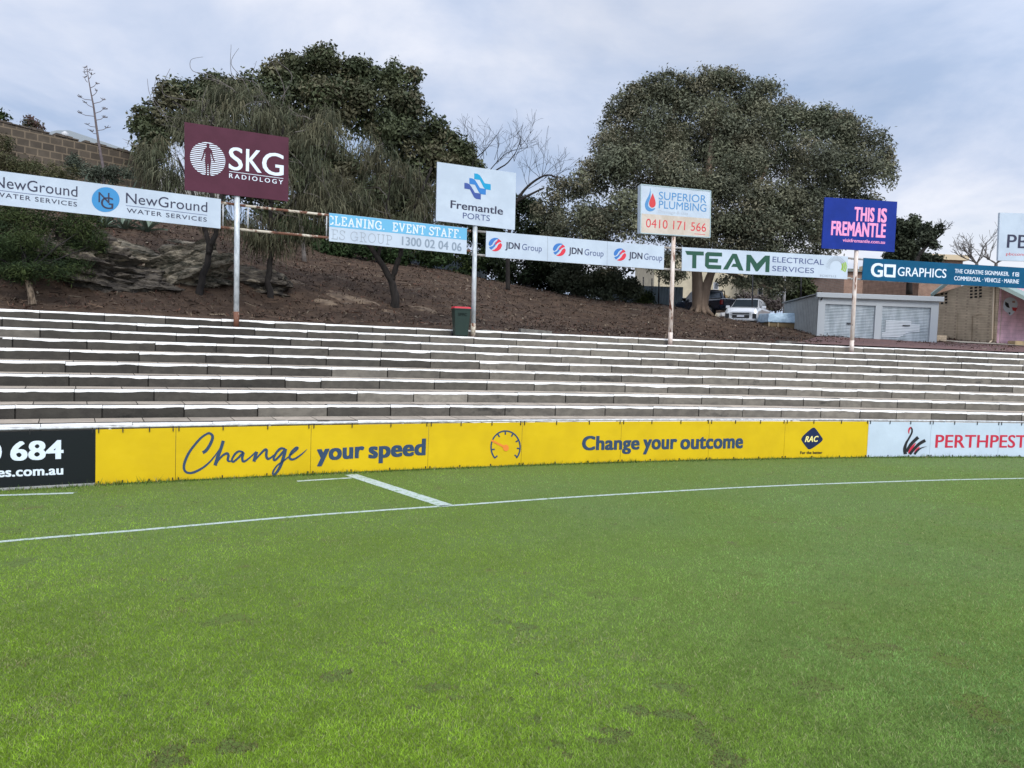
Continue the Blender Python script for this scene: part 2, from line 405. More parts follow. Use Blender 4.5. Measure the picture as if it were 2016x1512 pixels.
    wl = lm & (NR.uniform(0, 1, n) < 0.58); c[wl] = np.array([0.50, 0.57, 0.53]) * NR.uniform(0.7, 1.15, (wl.sum(), 1))
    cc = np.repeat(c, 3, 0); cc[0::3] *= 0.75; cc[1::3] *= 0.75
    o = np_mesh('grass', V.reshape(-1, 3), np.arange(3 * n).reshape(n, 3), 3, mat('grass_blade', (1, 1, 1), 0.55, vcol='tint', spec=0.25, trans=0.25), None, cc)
    tag(o, 'short mown green turf covering the playing field', 'grass', kind='stuff')
make_grass()
def fence_grass():
    n = 16000; q = NR.uniform(S0, S1, n); o_ = -NR.gamma(2, .035, n) + .01; sl_ = FB + 2 * FC * q; ln_ = np.sqrt(1 + sl_ ** 2); x = q - sl_ / ln_ * (o_ - .05); y = FA + FB * q + FC * q * q + (o_ - .05) / ln_
    h = NR.gamma(4, .010, n) * np.clip(.5 + fnoise(x, y, 1.3, 21.0), .4, 1.5) + .01; a = NR.uniform(0, 6.28, n); w = NR.uniform(.004, .009, n); l = h * NR.uniform(.1, .8, n); b = NR.uniform(0, 6.28, n)
    V = np.zeros((n, 3, 3), np.float32); V[:, 0] = np.stack([x - np.cos(a) * w, y - np.sin(a) * w, 0 * x], 1); V[:, 1] = np.stack([x + np.cos(a) * w, y + np.sin(a) * w, 0 * x], 1); V[:, 2] = np.stack([x + np.cos(b) * l, y + np.sin(b) * l, h], 1)
    c = np.array([.11, .19, .035]) * NR.uniform(.4, 1.4, (n, 1)); pl_ = NR.uniform(0, 1, n) < .12; c[pl_] = np.array([.3, .27, .13])  # tufts coloured darker than the turf to paint contact shading under the boards
    tag(np_mesh('fence_grass', V.reshape(-1, 3), np.arange(3 * n).reshape(n, 3), 3, bpy.data.materials['grass_blade'], None, np.repeat(c, 3, 0)), 'longer untrimmed grass along the foot of the fence boards, coloured darker as contact shade', 'grass', kind='stuff')
fence_grass()

# ------------------------------------------------------------------ terraces
RISER = mat('riser_concrete', (0.190, 0.176, 0.150), 0.9, (0.135, 0.125, 0.108), scale=3.5, lo=0.36, hi=0.66, vcol='tint', bump=0.35, bscale=14,
            col3=(0.07, 0.067, 0.06), scale3=1.3, lo3=0.60, hi3=0.72, stretch=(1, 1, 1.6))
SLABM = mat('paving_slab', (0.43, 0.375, 0.31), 0.9, (0.32, 0.28, 0.23), scale=3.0, vcol='tint', bump=0.2, bscale=18)
EDGEM = mat('white_edge_paint', (0.93, 0.93, 0.90), 0.75, (0.80, 0.79, 0.75), scale=5, lo=0.52, hi=0.75, bump=0.2, bscale=30,
            col3=(0.45, 0.44, 0.41), scale3=5, lo3=0.66, hi3=0.76)
JOINT = mat('slab_joint', (0.03, 0.028, 0.025), 0.95)
terr = thing('terrace', cpt(3, 5), 'ten curved concrete terrace steps with white painted edges behind the yellow boards', 'terrace')
def grime(s):                                 # the left end of the stand is far more weathered
    return min(1, max(0, (4.0 - s) / 9.0))
NK = 10
for k in range(NK):
    mb = MB(); pv = MB(); ed = MB(); s = S0 + R.uniform(0, 1.2); last = k == NK - 1
    deep = 0.9 if last else 1.06
    while s < S1:
        s2 = s + R.choice((1.25, 1.3, 1.3, 1.32, 0.75 if R.random() < .3 else 1.28)) * (1 if s < 6 else 0.95)
        dz = R.uniform(-0.006, 0.006); do = R.uniform(-0.012, 0.012); tl = R.uniform(-0.005, 0.005)
        gr = grime(s) * 0.93 + (0.35 if R.random() < .12 else 0); t = (1 - 0.71 * min(gr, 1)) * R.uniform(0.72, 1.25)
        if gr > 0.5 and R.random() < .07: t *= 2.2
        c = (t, t * 0.985, t * 0.95)
        h = 0.2495 if k else 0.98
        nseg = 2
        for j in range(nseg):
            a = s + 0.013 + (s2 - s - 0.026) * j / nseg; b = s + 0.013 + (s2 - s - 0.026) * (j + 1) / nseg
            pts = []
            for zz_ in (0, 1):
                for (q, o_) in ((a, do), (b, do), (b, 0.30), (a, 0.30)):
                    z = zk(k, q) + dz + tl * (1 if q > (s + s2) / 2 else -1)
                    if zz_ == 0: z = zk(k, q) - h - 0.02
                    pts.append(cpt(q, offk(k, q) + o_, z))
            mb.hexa(pts, c)
        # the ragged white edge of this block
        m = max(3, int((s2 - s) / 0.07)); ph = R.uniform(0, 50); fk = 1.0 if R.random() < .85 else 1.3
        prev = None; blank = False
        for j in range(m + 1):
            q = s + 0.004 + (s2 - s - 0.008) * j / m; z = zk(k, q) + dz + tl * (1 if q > (s + s2) / 2 else -1) * (2 * abs(j / m - .5))
            nz = mnoise.noise((q * 1.9 + ph, k * 3.1, 0)) * 0.028 + mnoise.noise((q * 7 + ph, k * 3.1, 4)) * 0.014
            dpt = max(0.012, (0.048 + nz * .9) * fk); tp = 0.06 + 0.03 * mnoise.noise((q * 2.3, k * 5.0, 9))
            row = [cpt(q, offk(k, q) + do - 0.004, z - dpt), cpt(q, offk(k, q) + do - 0.004, z - 0.004), cpt(q, offk(k, q) + do + 0.008, z + 0.004), cpt(q, offk(k, q) + do + tp, z + 0.004)]
            if prev is not None and not (blank and 0.3 < j / m < 0.7):
                for i in range(3): ed.face([prev[i], row[i], row[i + 1], prev[i + 1]])
            prev = row
        s = s2
    # dark backing behind the blocks and the bed under the slabs
    bd = MB(); qs = [S0 + (S1 - S0) * i / 60 for i in range(61)]
    for a, b in zip(qs, qs[1:]):
        bd.face([cpt(a, offk(k, a) + 0.05, zk(k, a) - 0.03), cpt(b, offk(k, b) + 0.05, zk(k, b) - 0.03), cpt(b, offk(k, b) + deep + .1, zk(k, b) - 0.03), cpt(a, offk(k, a) + deep + .1, zk(k, a) - 0.03)])
        bd.face([cpt(a, offk(k, a) + 0.05, zk(k, a) - 0.30), cpt(b, offk(k, b) + 0.05, zk(k, b) - 0.30), cpt(b, offk(k, b) + 0.05, zk(k, b) - 0.03), cpt(a, offk(k, a) + 0.05, zk(k, a) - 0.03)])
    s = S0 + R.uniform(0, .8)
    while s < S1:
        s2 = s + R.uniform(0.72, 0.80); t = R.uniform(0.82, 1.12) * (1 - 0.12 * grime(s))
        o1 = 0.305; o2 = deep - 0.04
        c = (t * 1.02, t, t * 0.98)
        pv.face([cpt(s + .008, offk(k, s) + o1, zk(k, s) - .004), cpt(s2 - .008, offk(k, s2) + o1, zk(k, s2) - .004), cpt(s2 - .008, offk(k, s2) + o2, zk(k, s2) + .002), cpt(s + .005, offk(k, s) + o2, zk(k, s) + .002)], c)
        s = s2
    st = mb.build('step', RISER, terr)
    ed.build('painted_edge', EDGEM, st); pv.build('paving', SLABM, st); bd.build('bedding', JOINT, st)

# ------------------------------------------------------------------ perimeter fence and its boards
WHITEM = mat('white_pipe', (0.62, 0.64, 0.65), 0.5, (0.42, 0.42, 0.42), scale=9)
def u_of(px, py, off=-0.05):                    # curve parameter under a pixel
    return s_of(px, py, off)
SEAMS = [u_of(x, y) for x, y in ((184.5, 900), (345.5, 895), (611.5, 886), (841, 876), (1024.5, 872), (1221, 868), (1393, 866), (1543, 866), (1707, 866), (1831, 866), (1965, 866))]
SE = [SEAMS[0] - 5.0, SEAMS[0] - 2.5] + SEAMS + [SEAMS[-1] + 2.2, SEAMS[-1] + 4.4]
class Strip:                                   # piecewise flat band of sheets standing along the curve
    def __init__(s, ss_): s.s = ss_; s.p = [cpt(q, -0.05) for q in ss_]; s.pl = [Plane(a, b) for a, b in zip(s.p, s.p[1:])]
    def uv(s, px, py):
        for i, pl in enumerate(s.pl):
            q = pl.at(px, py); t = (q - pl.A).dot(pl.u) / (s.p[i + 1] - s.p[i]).length
            if t < 1 or i == len(s.pl) - 1:
                if t >= 0 or i == 0: return i + t, q.z
        return i + t, q.z
    def pt(s, w, z, off):
        i = int(min(max(math.floor(w), 0), len(s.pl) - 1)); q = s.p[i] + (s.p[i + 1] - s.p[i]) * (w - i); return Vector((q.x, q.y, z)) + s.pl[i].n * off
STR = Strip(SE)
fence = thing('perimeter_fence', cpt(0, 0), 'low white pipe rail fence carrying the yellow boards round the field', 'fence')
mb = MB(); mb.tube([cpt(q, 0.0, 1.035) for q in np.linspace(S0, S1, 90)], 0.024, 8); mb.build('top_rail', WHITEM, fence, True)
for q in np.arange(S0, S1, 2.45):
    mb = MB(); mb.tube([cpt(q, 0.02, -0.1), cpt(q, 0.02, 1.03)], 0.028, 8); mb.build('post', WHITEM, fence, True)
YEL = mat('yellow_sheet', lin(218, 184, 8), 0.55, lin(209, 175, 8), scale=0.9, detail=3, spec=0.3, bump=0.25, bscale=1.3, bdist=0.06)
BLK = mat('black_sheet', (0.006, 0.008, 0.011), 0.35)
WHT = mat('white_sheet', lin(196, 210, 224), 0.5, lin(188, 202, 216), scale=1.2, spec=.25, bump=.25, bscale=1.3, bdist=.06)
TIE = mat('cable_tie', (0.02, 0.02, 0.022), 0.5)
PAN_DEF = [(BLK, 'plain black sheet left of the number, at the far left end', 'black'), (BLK, 'black sheet with white phone number and web address left of the yellow sheets', 'black'),
    (YEL, 'narrow blank yellow sheet next to the black board', 'y'), (YEL, 'yellow sheet with the handwritten word Change', 'y'), (YEL, 'yellow sheet with the bold words your speed', 'y'),
    (YEL, 'yellow sheet with the speed gauge and orange needle', 'y'), (YEL, 'yellow sheet right of the gauge, with the start of Change', 'y'), (YEL, 'yellow sheet in the middle of the words Change your outcome', 'y'),
    (YEL, 'yellow sheet with the end of outcome, blank to its right', 'y'), (YEL, 'yellow sheet with the dark blue diamond emblem', 'y'),
    (WHT, 'white sheet with the black and red swan', 'w'), (WHT, 'white sheet with the red letters just right of the swan', 'w'), (WHT, 'white sheet with red letters cut off at the right edge', 'w'),
    (WHT, 'blank white sheet past the red letters', 'w')]
PANELS = []
tie_me = None
for i, (m, lb, gk) in enumerate(PAN_DEF):
    a, b = STR.p[i], STR.p[i + 1]; n = STR.pl[i].n; u = STR.pl[i].u; mb = MB(); wv = []
    gp = 0.004
    mb.hexa([a + u * gp + n * 0.004 + Vector((0, 0, .015)), b - u * gp + n * 0.004 + Vector((0, 0, .015)), b - u * gp - n * 0.004 + Vector((0, 0, .015)), a + u * gp - n * 0.004 + Vector((0, 0, .015)),
             a + u * gp + n * 0.004 + Vector((0, 0, 1.0)), b - u * gp + n * 0.004 + Vector((0, 0, 1.0)), b - u * gp - n * 0.004 + Vector((0, 0, 1.0)), a + u * gp - n * 0.004 + Vector((0, 0, 1.0))])
    root = thing('advertising_board', a.lerp(b, .5), lb, 'advertising board', 'advertising boards along the field fence')
    mb.build('sheet', m, root); PANELS.append(root)
    ln = (b - a).length
    for q in ([0.05] + [ln * f for f in (0.33, 0.66)] + [ln - 0.05]):
        c = a + u * q + n * 0.012
        if tie_me is None:
            tb = MB(); tb.box((-0.008, -0.012, -0.045), (0.008, 0.006, 0.05)); o = tb.build('cable_tie', TIE); tie_me = o.data; bpy.data.objects.remove(o)
        for z in (0.985, 0.05):
            o = link('cable_tie', tie_me, None, root); o.matrix_basis = Matrix.Translation((c.x, c.y, z)) @ Matrix.Rotation(math.atan2(u.y, u.x), 4, 'Z')
            if z < 0.5: o.scale = (1.2, 1, 0.45)
# a low timber kickboard under the black board
mb = MB()
for a, b in ((STR.p[0], STR.p[1]), (STR.p[1], STR.p[2])):
    mb.hexa([a + Vector((0, -.03, -.02)), b + Vector((0, -.03, -.02)), b + Vector((0, .03, -.02)), a + Vector((0, .03, -.02)), a + Vector((0, -.03, .045)), b + Vector((0, -.03, .045)), b + Vector((0, .03, .045)), a + Vector((0, .03, .045))])
mb.build('kickboard', mat('kick', (0.35, 0.35, 0.34), 0.8), fence)

def strip_faces(vs, fs, m, name, off=0.009, one=10 ** 9):    # faces given in strip coordinates, cut at the seams, one mesh per sheet
    bm = bmesh.new(); bv = [bm.verts.new((x, z, 0.0002 * (i // one))) for i, (x, z) in enumerate(vs)]
    for f in fs:
        try: bm.faces.new([bv[i] for i in f])
        except ValueError: pass
    lo = min(x for x, z in vs); hi = max(x for x, z in vs)
    for k in range(math.ceil(lo), math.floor(hi) + 1):
        bmesh.ops.bisect_plane(bm, geom=bm.verts[:] + bm.edges[:] + bm.faces[:], plane_co=(k, 0, 0), plane_no=(1, 0, 0), dist=1e-6)
    per = {}
    for f in bm.faces:
        c = f.calc_center_median(); per.setdefault(min(max(math.floor(c.x), 0), len(PANELS) - 1), []).append([(v.co.x, v.co.y, v.co.z) for v in f.verts])
    bm.free(); out = []
    for k, fl in per.items():
        mb = MB(); pl = STR.pl[k]; a = STR.p[k]; b = STR.p[k + 1]
        for f in fl:
            pts = [Vector((*(a + (b - a) * (x - k)).xy, z)) + pl.n * (off + e_) for x, z, e_ in f]
            if (pts[1] - pts[0]).cross(pts[-1] - pts[0]).dot(pl.n) < 0: pts = pts[::-1]
            mb.face(pts)
        out.append(mb.build(name, m, PANELS[k]))
    return out
def strip_text(s, a, b, cap, m, bold=0.0, shear=0.0, space=1.0, ref='H', name='lettering'):
    v, f = fit_text(s, bold, shear, space, ref); ua, za = STR.uv(*a); ub, zb = STR.uv(*b); ch = STR.uv(a[0], a[1] - cap)[1] - za
    # keep letter widths true where sheets differ in length
    return strip_faces([(ua + (ub - ua) * x, za + (zb - za) * x + ch * y) for x, y in v], f, m, name, one=max(1, len(text_mesh(s, 0.0, shear, space + bold * 1.1 if bold > 0.001 else space)[0])))
def strip_loops(loops, m, name, off=0.009):
    vs = []; fs = []
    for lp in loops:
        if not isinstance(lp[0][0], (tuple, list)): lp = [lp]
        q = [[STR.uv(x, y) for x, y in l] for l in lp]; i = len(vs); vs += [p for l in q for p in l]
        for t in tessellate_polygon([[Vector((x * 2.5, z, 0)) for x, z in l] for l in q]): fs.append(tuple(i + k for k in t))
    return strip_faces(vs, fs, m, name, off)
NAVY = mat('navy_ink', lin(48, 70, 98), 0.5); ORG = mat('orange_ink', lin(232, 135, 50), 0.5); INK = mat('black_ink', (0.012, 0.012, 0.016), 0.5)
PALE = mat('pale_ink', lin(222, 232, 242), 0.5); REDI = mat('red_ink', lin(196, 40, 66), 0.5); DBLUE = mat('dark_blue_ink', lin(18, 34, 76), 0.4); CREAMI = mat('cream_ink', lin(250, 235, 150), 0.5)
strip_text('684', (20.2, 906.4), (125, 902.2), 36, PALE, bold=0.035); strip_text('0', (-32, 908.6), (3.6, 907.1), 36, PALE, bold=0.035)
strip_text('es.com.au', (-6, 939), (124.5, 933.5), 18, PALE, bold=0.035)
def chg(l): return [(340 + x / 7.2, 830 + y / 7.2) for x, y in l]
SCRIPT = [
 ([(425, 440), (470, 410), (520, 340), (560, 250), (560, 195), (520, 165), (480, 175), (400, 230), (310, 330), (230, 440), (175, 560), (158, 650), (185, 710), (250, 728), (330, 705), (430, 650), (520, 575), (600, 480), (660, 390)],
  [44, 46, 44, 42, 40, 34, 30, 32, 34, 36, 38, 36, 32, 32, 34, 30, 26, 20, 12]),
 ([(716, 270), (690, 360), (645, 480), (600, 620)], [46, 46, 50, 48]),
 ([(606, 615), (660, 530), (720, 470), (770, 450), (790, 480), (780, 535), (795, 560), (840, 555)], [20, 26, 32, 36, 36, 36, 28, 18]),
 ([(1000, 430), (940, 420), (890, 450), (850, 510), (838, 555), (865, 565), (930, 510), (1000, 440), (985, 510), (995, 560), (1030, 555), (1090, 510), (1180, 425)], [22, 30, 32, 30, 28, 30, 30, 34, 36, 34, 28, 22, 20]),
 ([(1190, 425), (1170, 490), (1150, 565)], [44, 46, 44]),
 ([(1155, 560), (1230, 470), (1300, 400), (1330, 405), (1325, 480), (1345, 525), (1390, 510), (1430, 470)], [18, 26, 34, 36, 38, 34, 26, 16]),
 ([(1590, 385), (1530, 380), (1475, 430), (1430, 510), (1445, 545), (1500, 500), (1570, 420), (1605, 390)], [26, 34, 34, 32, 32, 32, 34, 30]),
 ([(1600, 385), (1570, 500), (1520, 640), (1460, 730), (1420, 748), (1425, 700), (1480, 620), (1560, 560), (1640, 500), (1720, 430)], [44, 46, 42, 36, 26, 26, 22, 22, 20, 18]),
 ([(1660, 470), (1730, 420), (1770, 375), (1745, 368), (1690, 420), (1655, 490), (1670, 530), (1730, 525), (1820, 465), (1905, 388)], [20, 24, 30, 28, 30, 32, 32, 28, 22, 4])]
for i, (pts, ws) in enumerate(SCRIPT):
    sp = smooth_path([(x, y, w) for (x, y), w in zip(pts, ws)], 7)
    px_ = chg([(a, b) for a, b, w in sp]); wv = [c / 7.2 for a, b, c in sp]
    strip_loops(ribbon_loops(px_, wv), NAVY, 'lettering', 0.009 + 0.0006 * i)
strip_text('your', (623.5, 906.5), (716.5, 899.8), 21, NAVY, bold=0.045, ref='x')
strip_text('speed', (725, 901.5), (837.5, 894.8), 21, NAVY, bold=0.045, ref='x')
def gau(l): return [(940 + x / 18.33, 835 + y / 18.33) for x, y in l]
arc = [(620, 1225)] + [(1010 + 525 * math.cos(a), 830 + 585 * math.sin(a)) for a in np.linspace(math.radians(138), math.radians(402), 40)] + [(1420, 1185)]
strip_loops(ribbon_loops(gau(arc), 2.9), NAVY, 'gauge_dial')
for a, b in (((615, 1225), (715, 1135)), ((1425, 1190), (1335, 1105)), ((500, 915), (620, 905)), ((735, 365), (790, 465)), ((1000, 255), (1000, 380)), ((1270, 350), (1220, 450)), ((1480, 580), (1375, 640)), ((1530, 885), (1415, 868))):
    strip_loops([sum(stroke(gau([a, b]), 2.8), [])[:2] + sum(stroke(gau([a, b]), 2.8), [])[2:][::-1]], NAVY, 'gauge_tick', 0.010)
l, r = stroke(gau([(500, 580), (1000, 840)]), [3.6, 4.6]); strip_loops([l + r[::-1]], ORG, 'gauge_needle', 0.012)
strip_loops([gau(circ(1020, 855, 105, 118, 28))], ORG, 'gauge_hub', 0.0125)
strip_text('Change', (1145, 885.6), (1258.5, 884), 26.5, NAVY, bold=0.04)
strip_text('your', (1265.5, 884.2), (1332, 883), 18.5, NAVY, bold=0.04, ref='x')
strip_text('outcome', (1338.5, 883.8), (1462, 881.5), 18.5, NAVY, bold=0.04, ref='x')
def rac(l): return [(1560 + x / 7.2, 835 + y / 7.2) for x, y in l]
dm = smooth_path([(120, 215), (150, 165), (250, 75), (300, 48), (335, 75), (400, 165), (427, 210), (400, 255), (290, 335), (232, 356), (200, 330), (150, 265), (120, 215)], 4)
strip_loops([rac(dm)], DBLUE, 'diamond_emblem')
strip_text('RAC', (1584, 870), (1610.5, 869.3), 11, CREAMI, bold=0.03, shear=0.25)
for o in PANELS[9].children: pass
strip_text('For the better', (1574.8, 893.6), (1618.3, 893.3), 5.2, INK, bold=0.03)
def sw(l): return [(1560 + x / 7.2, 835 + y / 7.2) for x, y in l]
def swr(pts, ws, m, off):
    sp = smooth_path([(x, y, w) for (x, y), w in zip(pts, ws)], 6); strip_loops(ribbon_loops(sw([(a, b) for a, b, c in sp]), [c / 7.2 for a, b, c in sp]), m, 'swan_mark', off)
swr([(1650, 135), (1648, 90), (1665, 55), (1690, 48)], [8, 22, 26, 16], REDI, 0.0090)
swr([(1672, 42), (1692, 70), (1690, 120), (1655, 190), (1610, 270), (1590, 350), (1598, 425)], [12, 22, 24, 26, 34, 48, 48], INK, 0.0096)
swr([(1780, 185), (1715, 245), (1660, 310), (1615, 390)], [46, 46, 44, 36], INK, 0.0102)
swr([(1745, 265), (1700, 320), (1665, 370), (1640, 415)], [10, 30, 32, 10], REDI, 0.0108)
swr([(1880, 230), (1800, 275), (1730, 340), (1660, 425)], [46, 44, 42, 40], INK, 0.0114)
swr([(1800, 320), (1760, 360), (1725, 405)], [10, 26, 12], REDI, 0.0120)
swr([(1900, 315), (1830, 335), (1780, 365), (1725, 425)], [3, 16, 26, 34], INK, 0.0126)
strip_text('PERTHPEST', (1840.5, 881.3), (2019, 881.3), 25, REDI, bold=0.018)

# ------------------------------------------------------------------ the bank behind the terraces
BACK = 0.65 + 1.0499 * 9                          # front edge of the top step
CTRL = []                                         # known points of the bank: pixel + depth
for px, py, Y in ((150, 587, 24.2), (20, 585, 23.2), (300, 592, 25.2), (110, 498, 26.2), (0, 480, 25.5), (250, 470, 29.5), (200, 440, 31.5), (330, 455, 32), (420, 470, 33), (120, 395, 36), (280, 400, 37), (420, 420, 40),
                  (330, 520, 27.8), (365, 480, 31), (400, 606, 25.8), (400, 510, 28.5), (540, 613, 27.6), (500, 530, 31), (560, 520, 36), (600, 497, 41), (650, 503, 43), (700, 560, 33.5), (775, 614, 30.3), (760, 520, 43),
                  (850, 530, 43), (900, 540, 43.5), (860, 610, 32), (950, 600, 35), (980, 556, 46), (1060, 570, 46), (1130, 582, 47), (1230, 600, 48.5), (1100, 630, 37), (1250, 640, 38), (1320, 606, 47.5), (1378, 613, 45), (1410, 624, 43.0),
                  (1480, 633, 41.5), (1520, 641, 40.5), (1560, 655, 37), (1400, 655, 36.5), (1612, 667, 35.6), (1850, 674, 37.4), (1960, 679, 38), (2100, 688, 40)):
    p = P(px, py, Y); CTRL.append(tuple(p))
for s in np.linspace(S0 - 8, S1 + 6, 18):
    for e_ in (0.55, -1.0):
        q = cpt(s, BACK - 0.036 * max(min(s, 12), -9) + e_); CTRL.append((q.x, q.y, zk(9, s) + (0.03 if e_ > 0 else -0.05)))
for x, y, z in ((-60, 60, 13), (-40, 42, 10.5), (-30, 30, 6), (-60, 20, 8), (-60, 100, 13), (0, 75, 7.2), (0, 140, 7), (40, 75, 5), (40, 140, 5), (90, 60, 4.2), (90, 140, 5), (60, 40, 3.8), (15, 60, 4.35), (24, 55, 4.3), (18, 75, 4.6), (13.5, 44.8, 4.3), (16, 44.5, 4.25), (13, 48, 4.35), (18, 48, 4.25), (9, 52, 4.6), (-20, 75, 12.5), (26, 45, 4.2)):
    CTRL.append((x, y, z))
CT = np.array(CTRL)
def _phi(r): return np.sqrt(r * r + 0.6)
_A = _phi(np.hypot(CT[:, None, 0] - CT[None, :, 0], CT[:, None, 1] - CT[None, :, 1])) - np.eye(len(CT)) * 0.25
_Pm = np.stack([np.ones(len(CT)), CT[:, 0], CT[:, 1]], 1); _K = np.block([[_A, _Pm], [_Pm.T, np.zeros((3, 3))]])
_wt = np.linalg.solve(_K, np.concatenate([CT[:, 2], np.zeros(3)]))
def tz(x, y):
    x = np.atleast_1d(np.asarray(x, float)); y = np.atleast_1d(np.asarray(y, float)); out = np.zeros(len(x))
    for i in range(0, len(x), 4000):
        a, b = x[i:i + 4000], y[i:i + 4000]
        out[i:i + 4000] = _phi(np.hypot(a[:, None] - CT[None, :, 0], b[:, None] - CT[None, :, 1])) @ _wt[:-3] + _wt[-3] + _wt[-2] * a + _wt[-1] * b
    return out
def tzs(x, y): return float(tz([x], [y])[0])
def ground_at(px, py, Y):                          # a point of the bank under a pixel column
    p = P(px, py, Y); return Vector((p.x, p.y, tzs(p.x, p.y)))
MULCH = mat('mulch', (0.044, 0.0255, 0.0145), 0.95, (0.080, 0.050, 0.031), scale=1.6, detail=10, lo=0.42, hi=0.62, bump=1.0, bscale=16, bdist=0.06,
            col3=(0.15, 0.115, 0.085), scale3=0.55, lo3=0.60, hi3=0.72)
ASPH = mat('asphalt', (0.06, 0.06, 0.062), 0.9, (0.085, 0.083, 0.08), scale=3, bump=0.2)
xs = np.concatenate([np.arange(-75, -26, 2.5), np.arange(-26, 34, 0.42), np.arange(34, 96, 3.0)]); ys = np.concatenate([np.arange(10, 52, 0.42), np.arange(52, 150, 3.0)])
gx, gy = np.meshgrid(xs, ys); fx_, fy_ = gx.ravel(), gy.ravel(); gz = tz(fx_, fy_)
sof, spar = signed_off(fx_, fy_); edge = BACK - 0.036 * np.clip(spar, -9, 12)
bump_ = (fnoise(fx_, fy_, 0.9, 5.0) - 0.5) * 0.22 + (fnoise(fx_, fy_, 3.5, 6.0) - 0.5) * 0.07
gz += bump_ * np.clip((sof - edge - 0.7) / 1.5, 0, 1) * np.clip((14.5 - fx_) / 1.5, 0, 1)
gz = np.minimum(gz, 0.976 + 0.2495 * 9 - 0.0026 * spar + 0.01 + np.clip(sof - edge - 0.72, 0, None) * 0.9 - 0.08 * (sof - edge < 0.6)); ok = sof > edge + 0.10; idx = -np.ones(len(fx_), int); nx_ = len(xs)
faces = []
okg = ok.reshape(gx.shape)
ii, jj = np.where(okg[:-1, :-1] & okg[1:, :-1] & okg[:-1, 1:] & okg[1:, 1:])
fq = np.stack([ii * nx_ + jj, ii * nx_ + jj + 1, (ii + 1) * nx_ + jj + 1, (ii + 1) * nx_ + jj], 1)
used = np.unique(fq); idx[used] = np.arange(len(used))
o = np_mesh('mulch_bank', np.stack([fx_, fy_, gz], 1)[used], idx[fq], 4, MULCH); tag(o, kind='structure')
for p_ in o.data.polygons: p_.use_smooth = True

SAND = mat('bare_sand', (.17, .125, .085), .95, (.085, .058, .04), scale=1.7, detail=10, lo=.44, hi=.58, bump=.5, bscale=14)
for px, py, Y, rx, ry in ((690, 603, 31.0, 1.15, .8), (640, 612, 29.6, .5, .35), (830, 618, 31.6, .7, .4), (905, 640, 30.6, .4, .3), (770, 622, 30.2, .45, .25), (585, 592, 31, .35, .25)):
    c = ground_at(px, py, Y); mb = MB(); rings = [[(c.x, c.y)]]
    def zz2(x, y): return tzs(x, y) + float(((fnoise(np.array([x]), np.array([y]), .9, 5.0) - .5) * .22 + (fnoise(np.array([x]), np.array([y]), 3.5, 6.0) - .5) * .07)[0]) + .035
    for k in (1, 2, 3, 4): rings.append([(c.x + math.cos(a) * rx * k / 4 * (1 + .45 * mnoise.noise((math.cos(a) * 1.6 + px, math.sin(a) * 1.6, k * .15))), c.y + math.sin(a) * ry * k / 4 * (1 + .45 * mnoise.noise((math.cos(a) * 1.6 + px, math.sin(a) * 1.6, k * .15)))) for a in np.linspace(0, 6.283, 25)[:-1]])
    pz = [[Vector((x, y, zz2(x, y) - (.06 if i == 4 else 0))) for x, y in r_] for i, r_ in enumerate(rings)]
    for k in range(24):
        k2 = (k + 1) % 24; mb.face([pz[0][0], pz[1][k], pz[1][k2]])
        for i in (1, 2, 3): mb.face([pz[i][k], pz[i + 1][k], pz[i + 1][k2], pz[i][k2]])
    tag(mb.build('bare_sand', SAND, None, True), kind='structure')

# leaf litter, bark and twigs strewn over the bank
def litter():
    n = 46000
    px = NR.uniform(-250, 2000, n); Y = NR.uniform(21, 49, n); x = (px - W / 2) / F * Y; y = Y
    so_, sp_ = signed_off(x, y); ed_ = BACK - 0.036 * np.clip(sp_, -9, 12); k = so_ > ed_ + 0.75; x = x[k]; y = y[k]; n = len(x)
    z = tz(x, y) + (fnoise(x, y, 0.9, 5.0) - 0.5) * 0.22 + (fnoise(x, y, 3.5, 6.0) - 0.5) * 0.07 + 0.025
    a = NR.uniform(0, 2 * np.pi, n); ln = NR.gamma(2.0, 0.032, n) + 0.025; tw = NR.uniform(0, 1, n) < 0.05; ln[tw] *= 4.5
    wd_ = np.where(tw, 0.018, NR.uniform(0.015, 0.045, n)); dx = np.cos(a) * ln / 2; dy = np.sin(a) * ln / 2; ox = -np.sin(a) * wd_ / 2; oy = np.cos(a) * wd_ / 2
    t1 = NR.normal(0, 0.03, n); t2 = NR.uniform(0, 0.03, n)
    V = np.zeros((n, 4, 3), np.float32)
    V[:, 0] = np.stack([x - dx - ox, y - dy - oy, z - t1], 1); V[:, 1] = np.stack([x + dx - ox, y + dy - oy, z + t1], 1)
    V[:, 2] = np.stack([x + dx + ox, y + dy + oy, z + t1 + t2], 1); V[:, 3] = np.stack([x - dx + ox, y - dy + oy, z - t1 + t2], 1)
    pal = np.array([[.11, .07, .044], [.080, .050, .034], [.11, .052, .032], [.05, .034, .025], [.20, .155, .105], [.065, .046, .034], [.32, .27, .20]])
    pi = NR.choice(len(pal), n, p=[.24, .24, .17, .18, .11, .045, .015]); c = pal[pi] * NR.uniform(0.45, 1.15, (n, 1))
    o = np_mesh('leaf_litter', V.reshape(-1, 3), np.arange(4 * n).reshape(n, 4), 4, mat('litter', (1, 1, 1), 0.85, vcol='tint'), None, np.repeat(c, 4, 0))
    tag(o, 'brown leaf litter, bark and twigs over the mulched bank', 'leaf litter', kind='stuff')
litter()

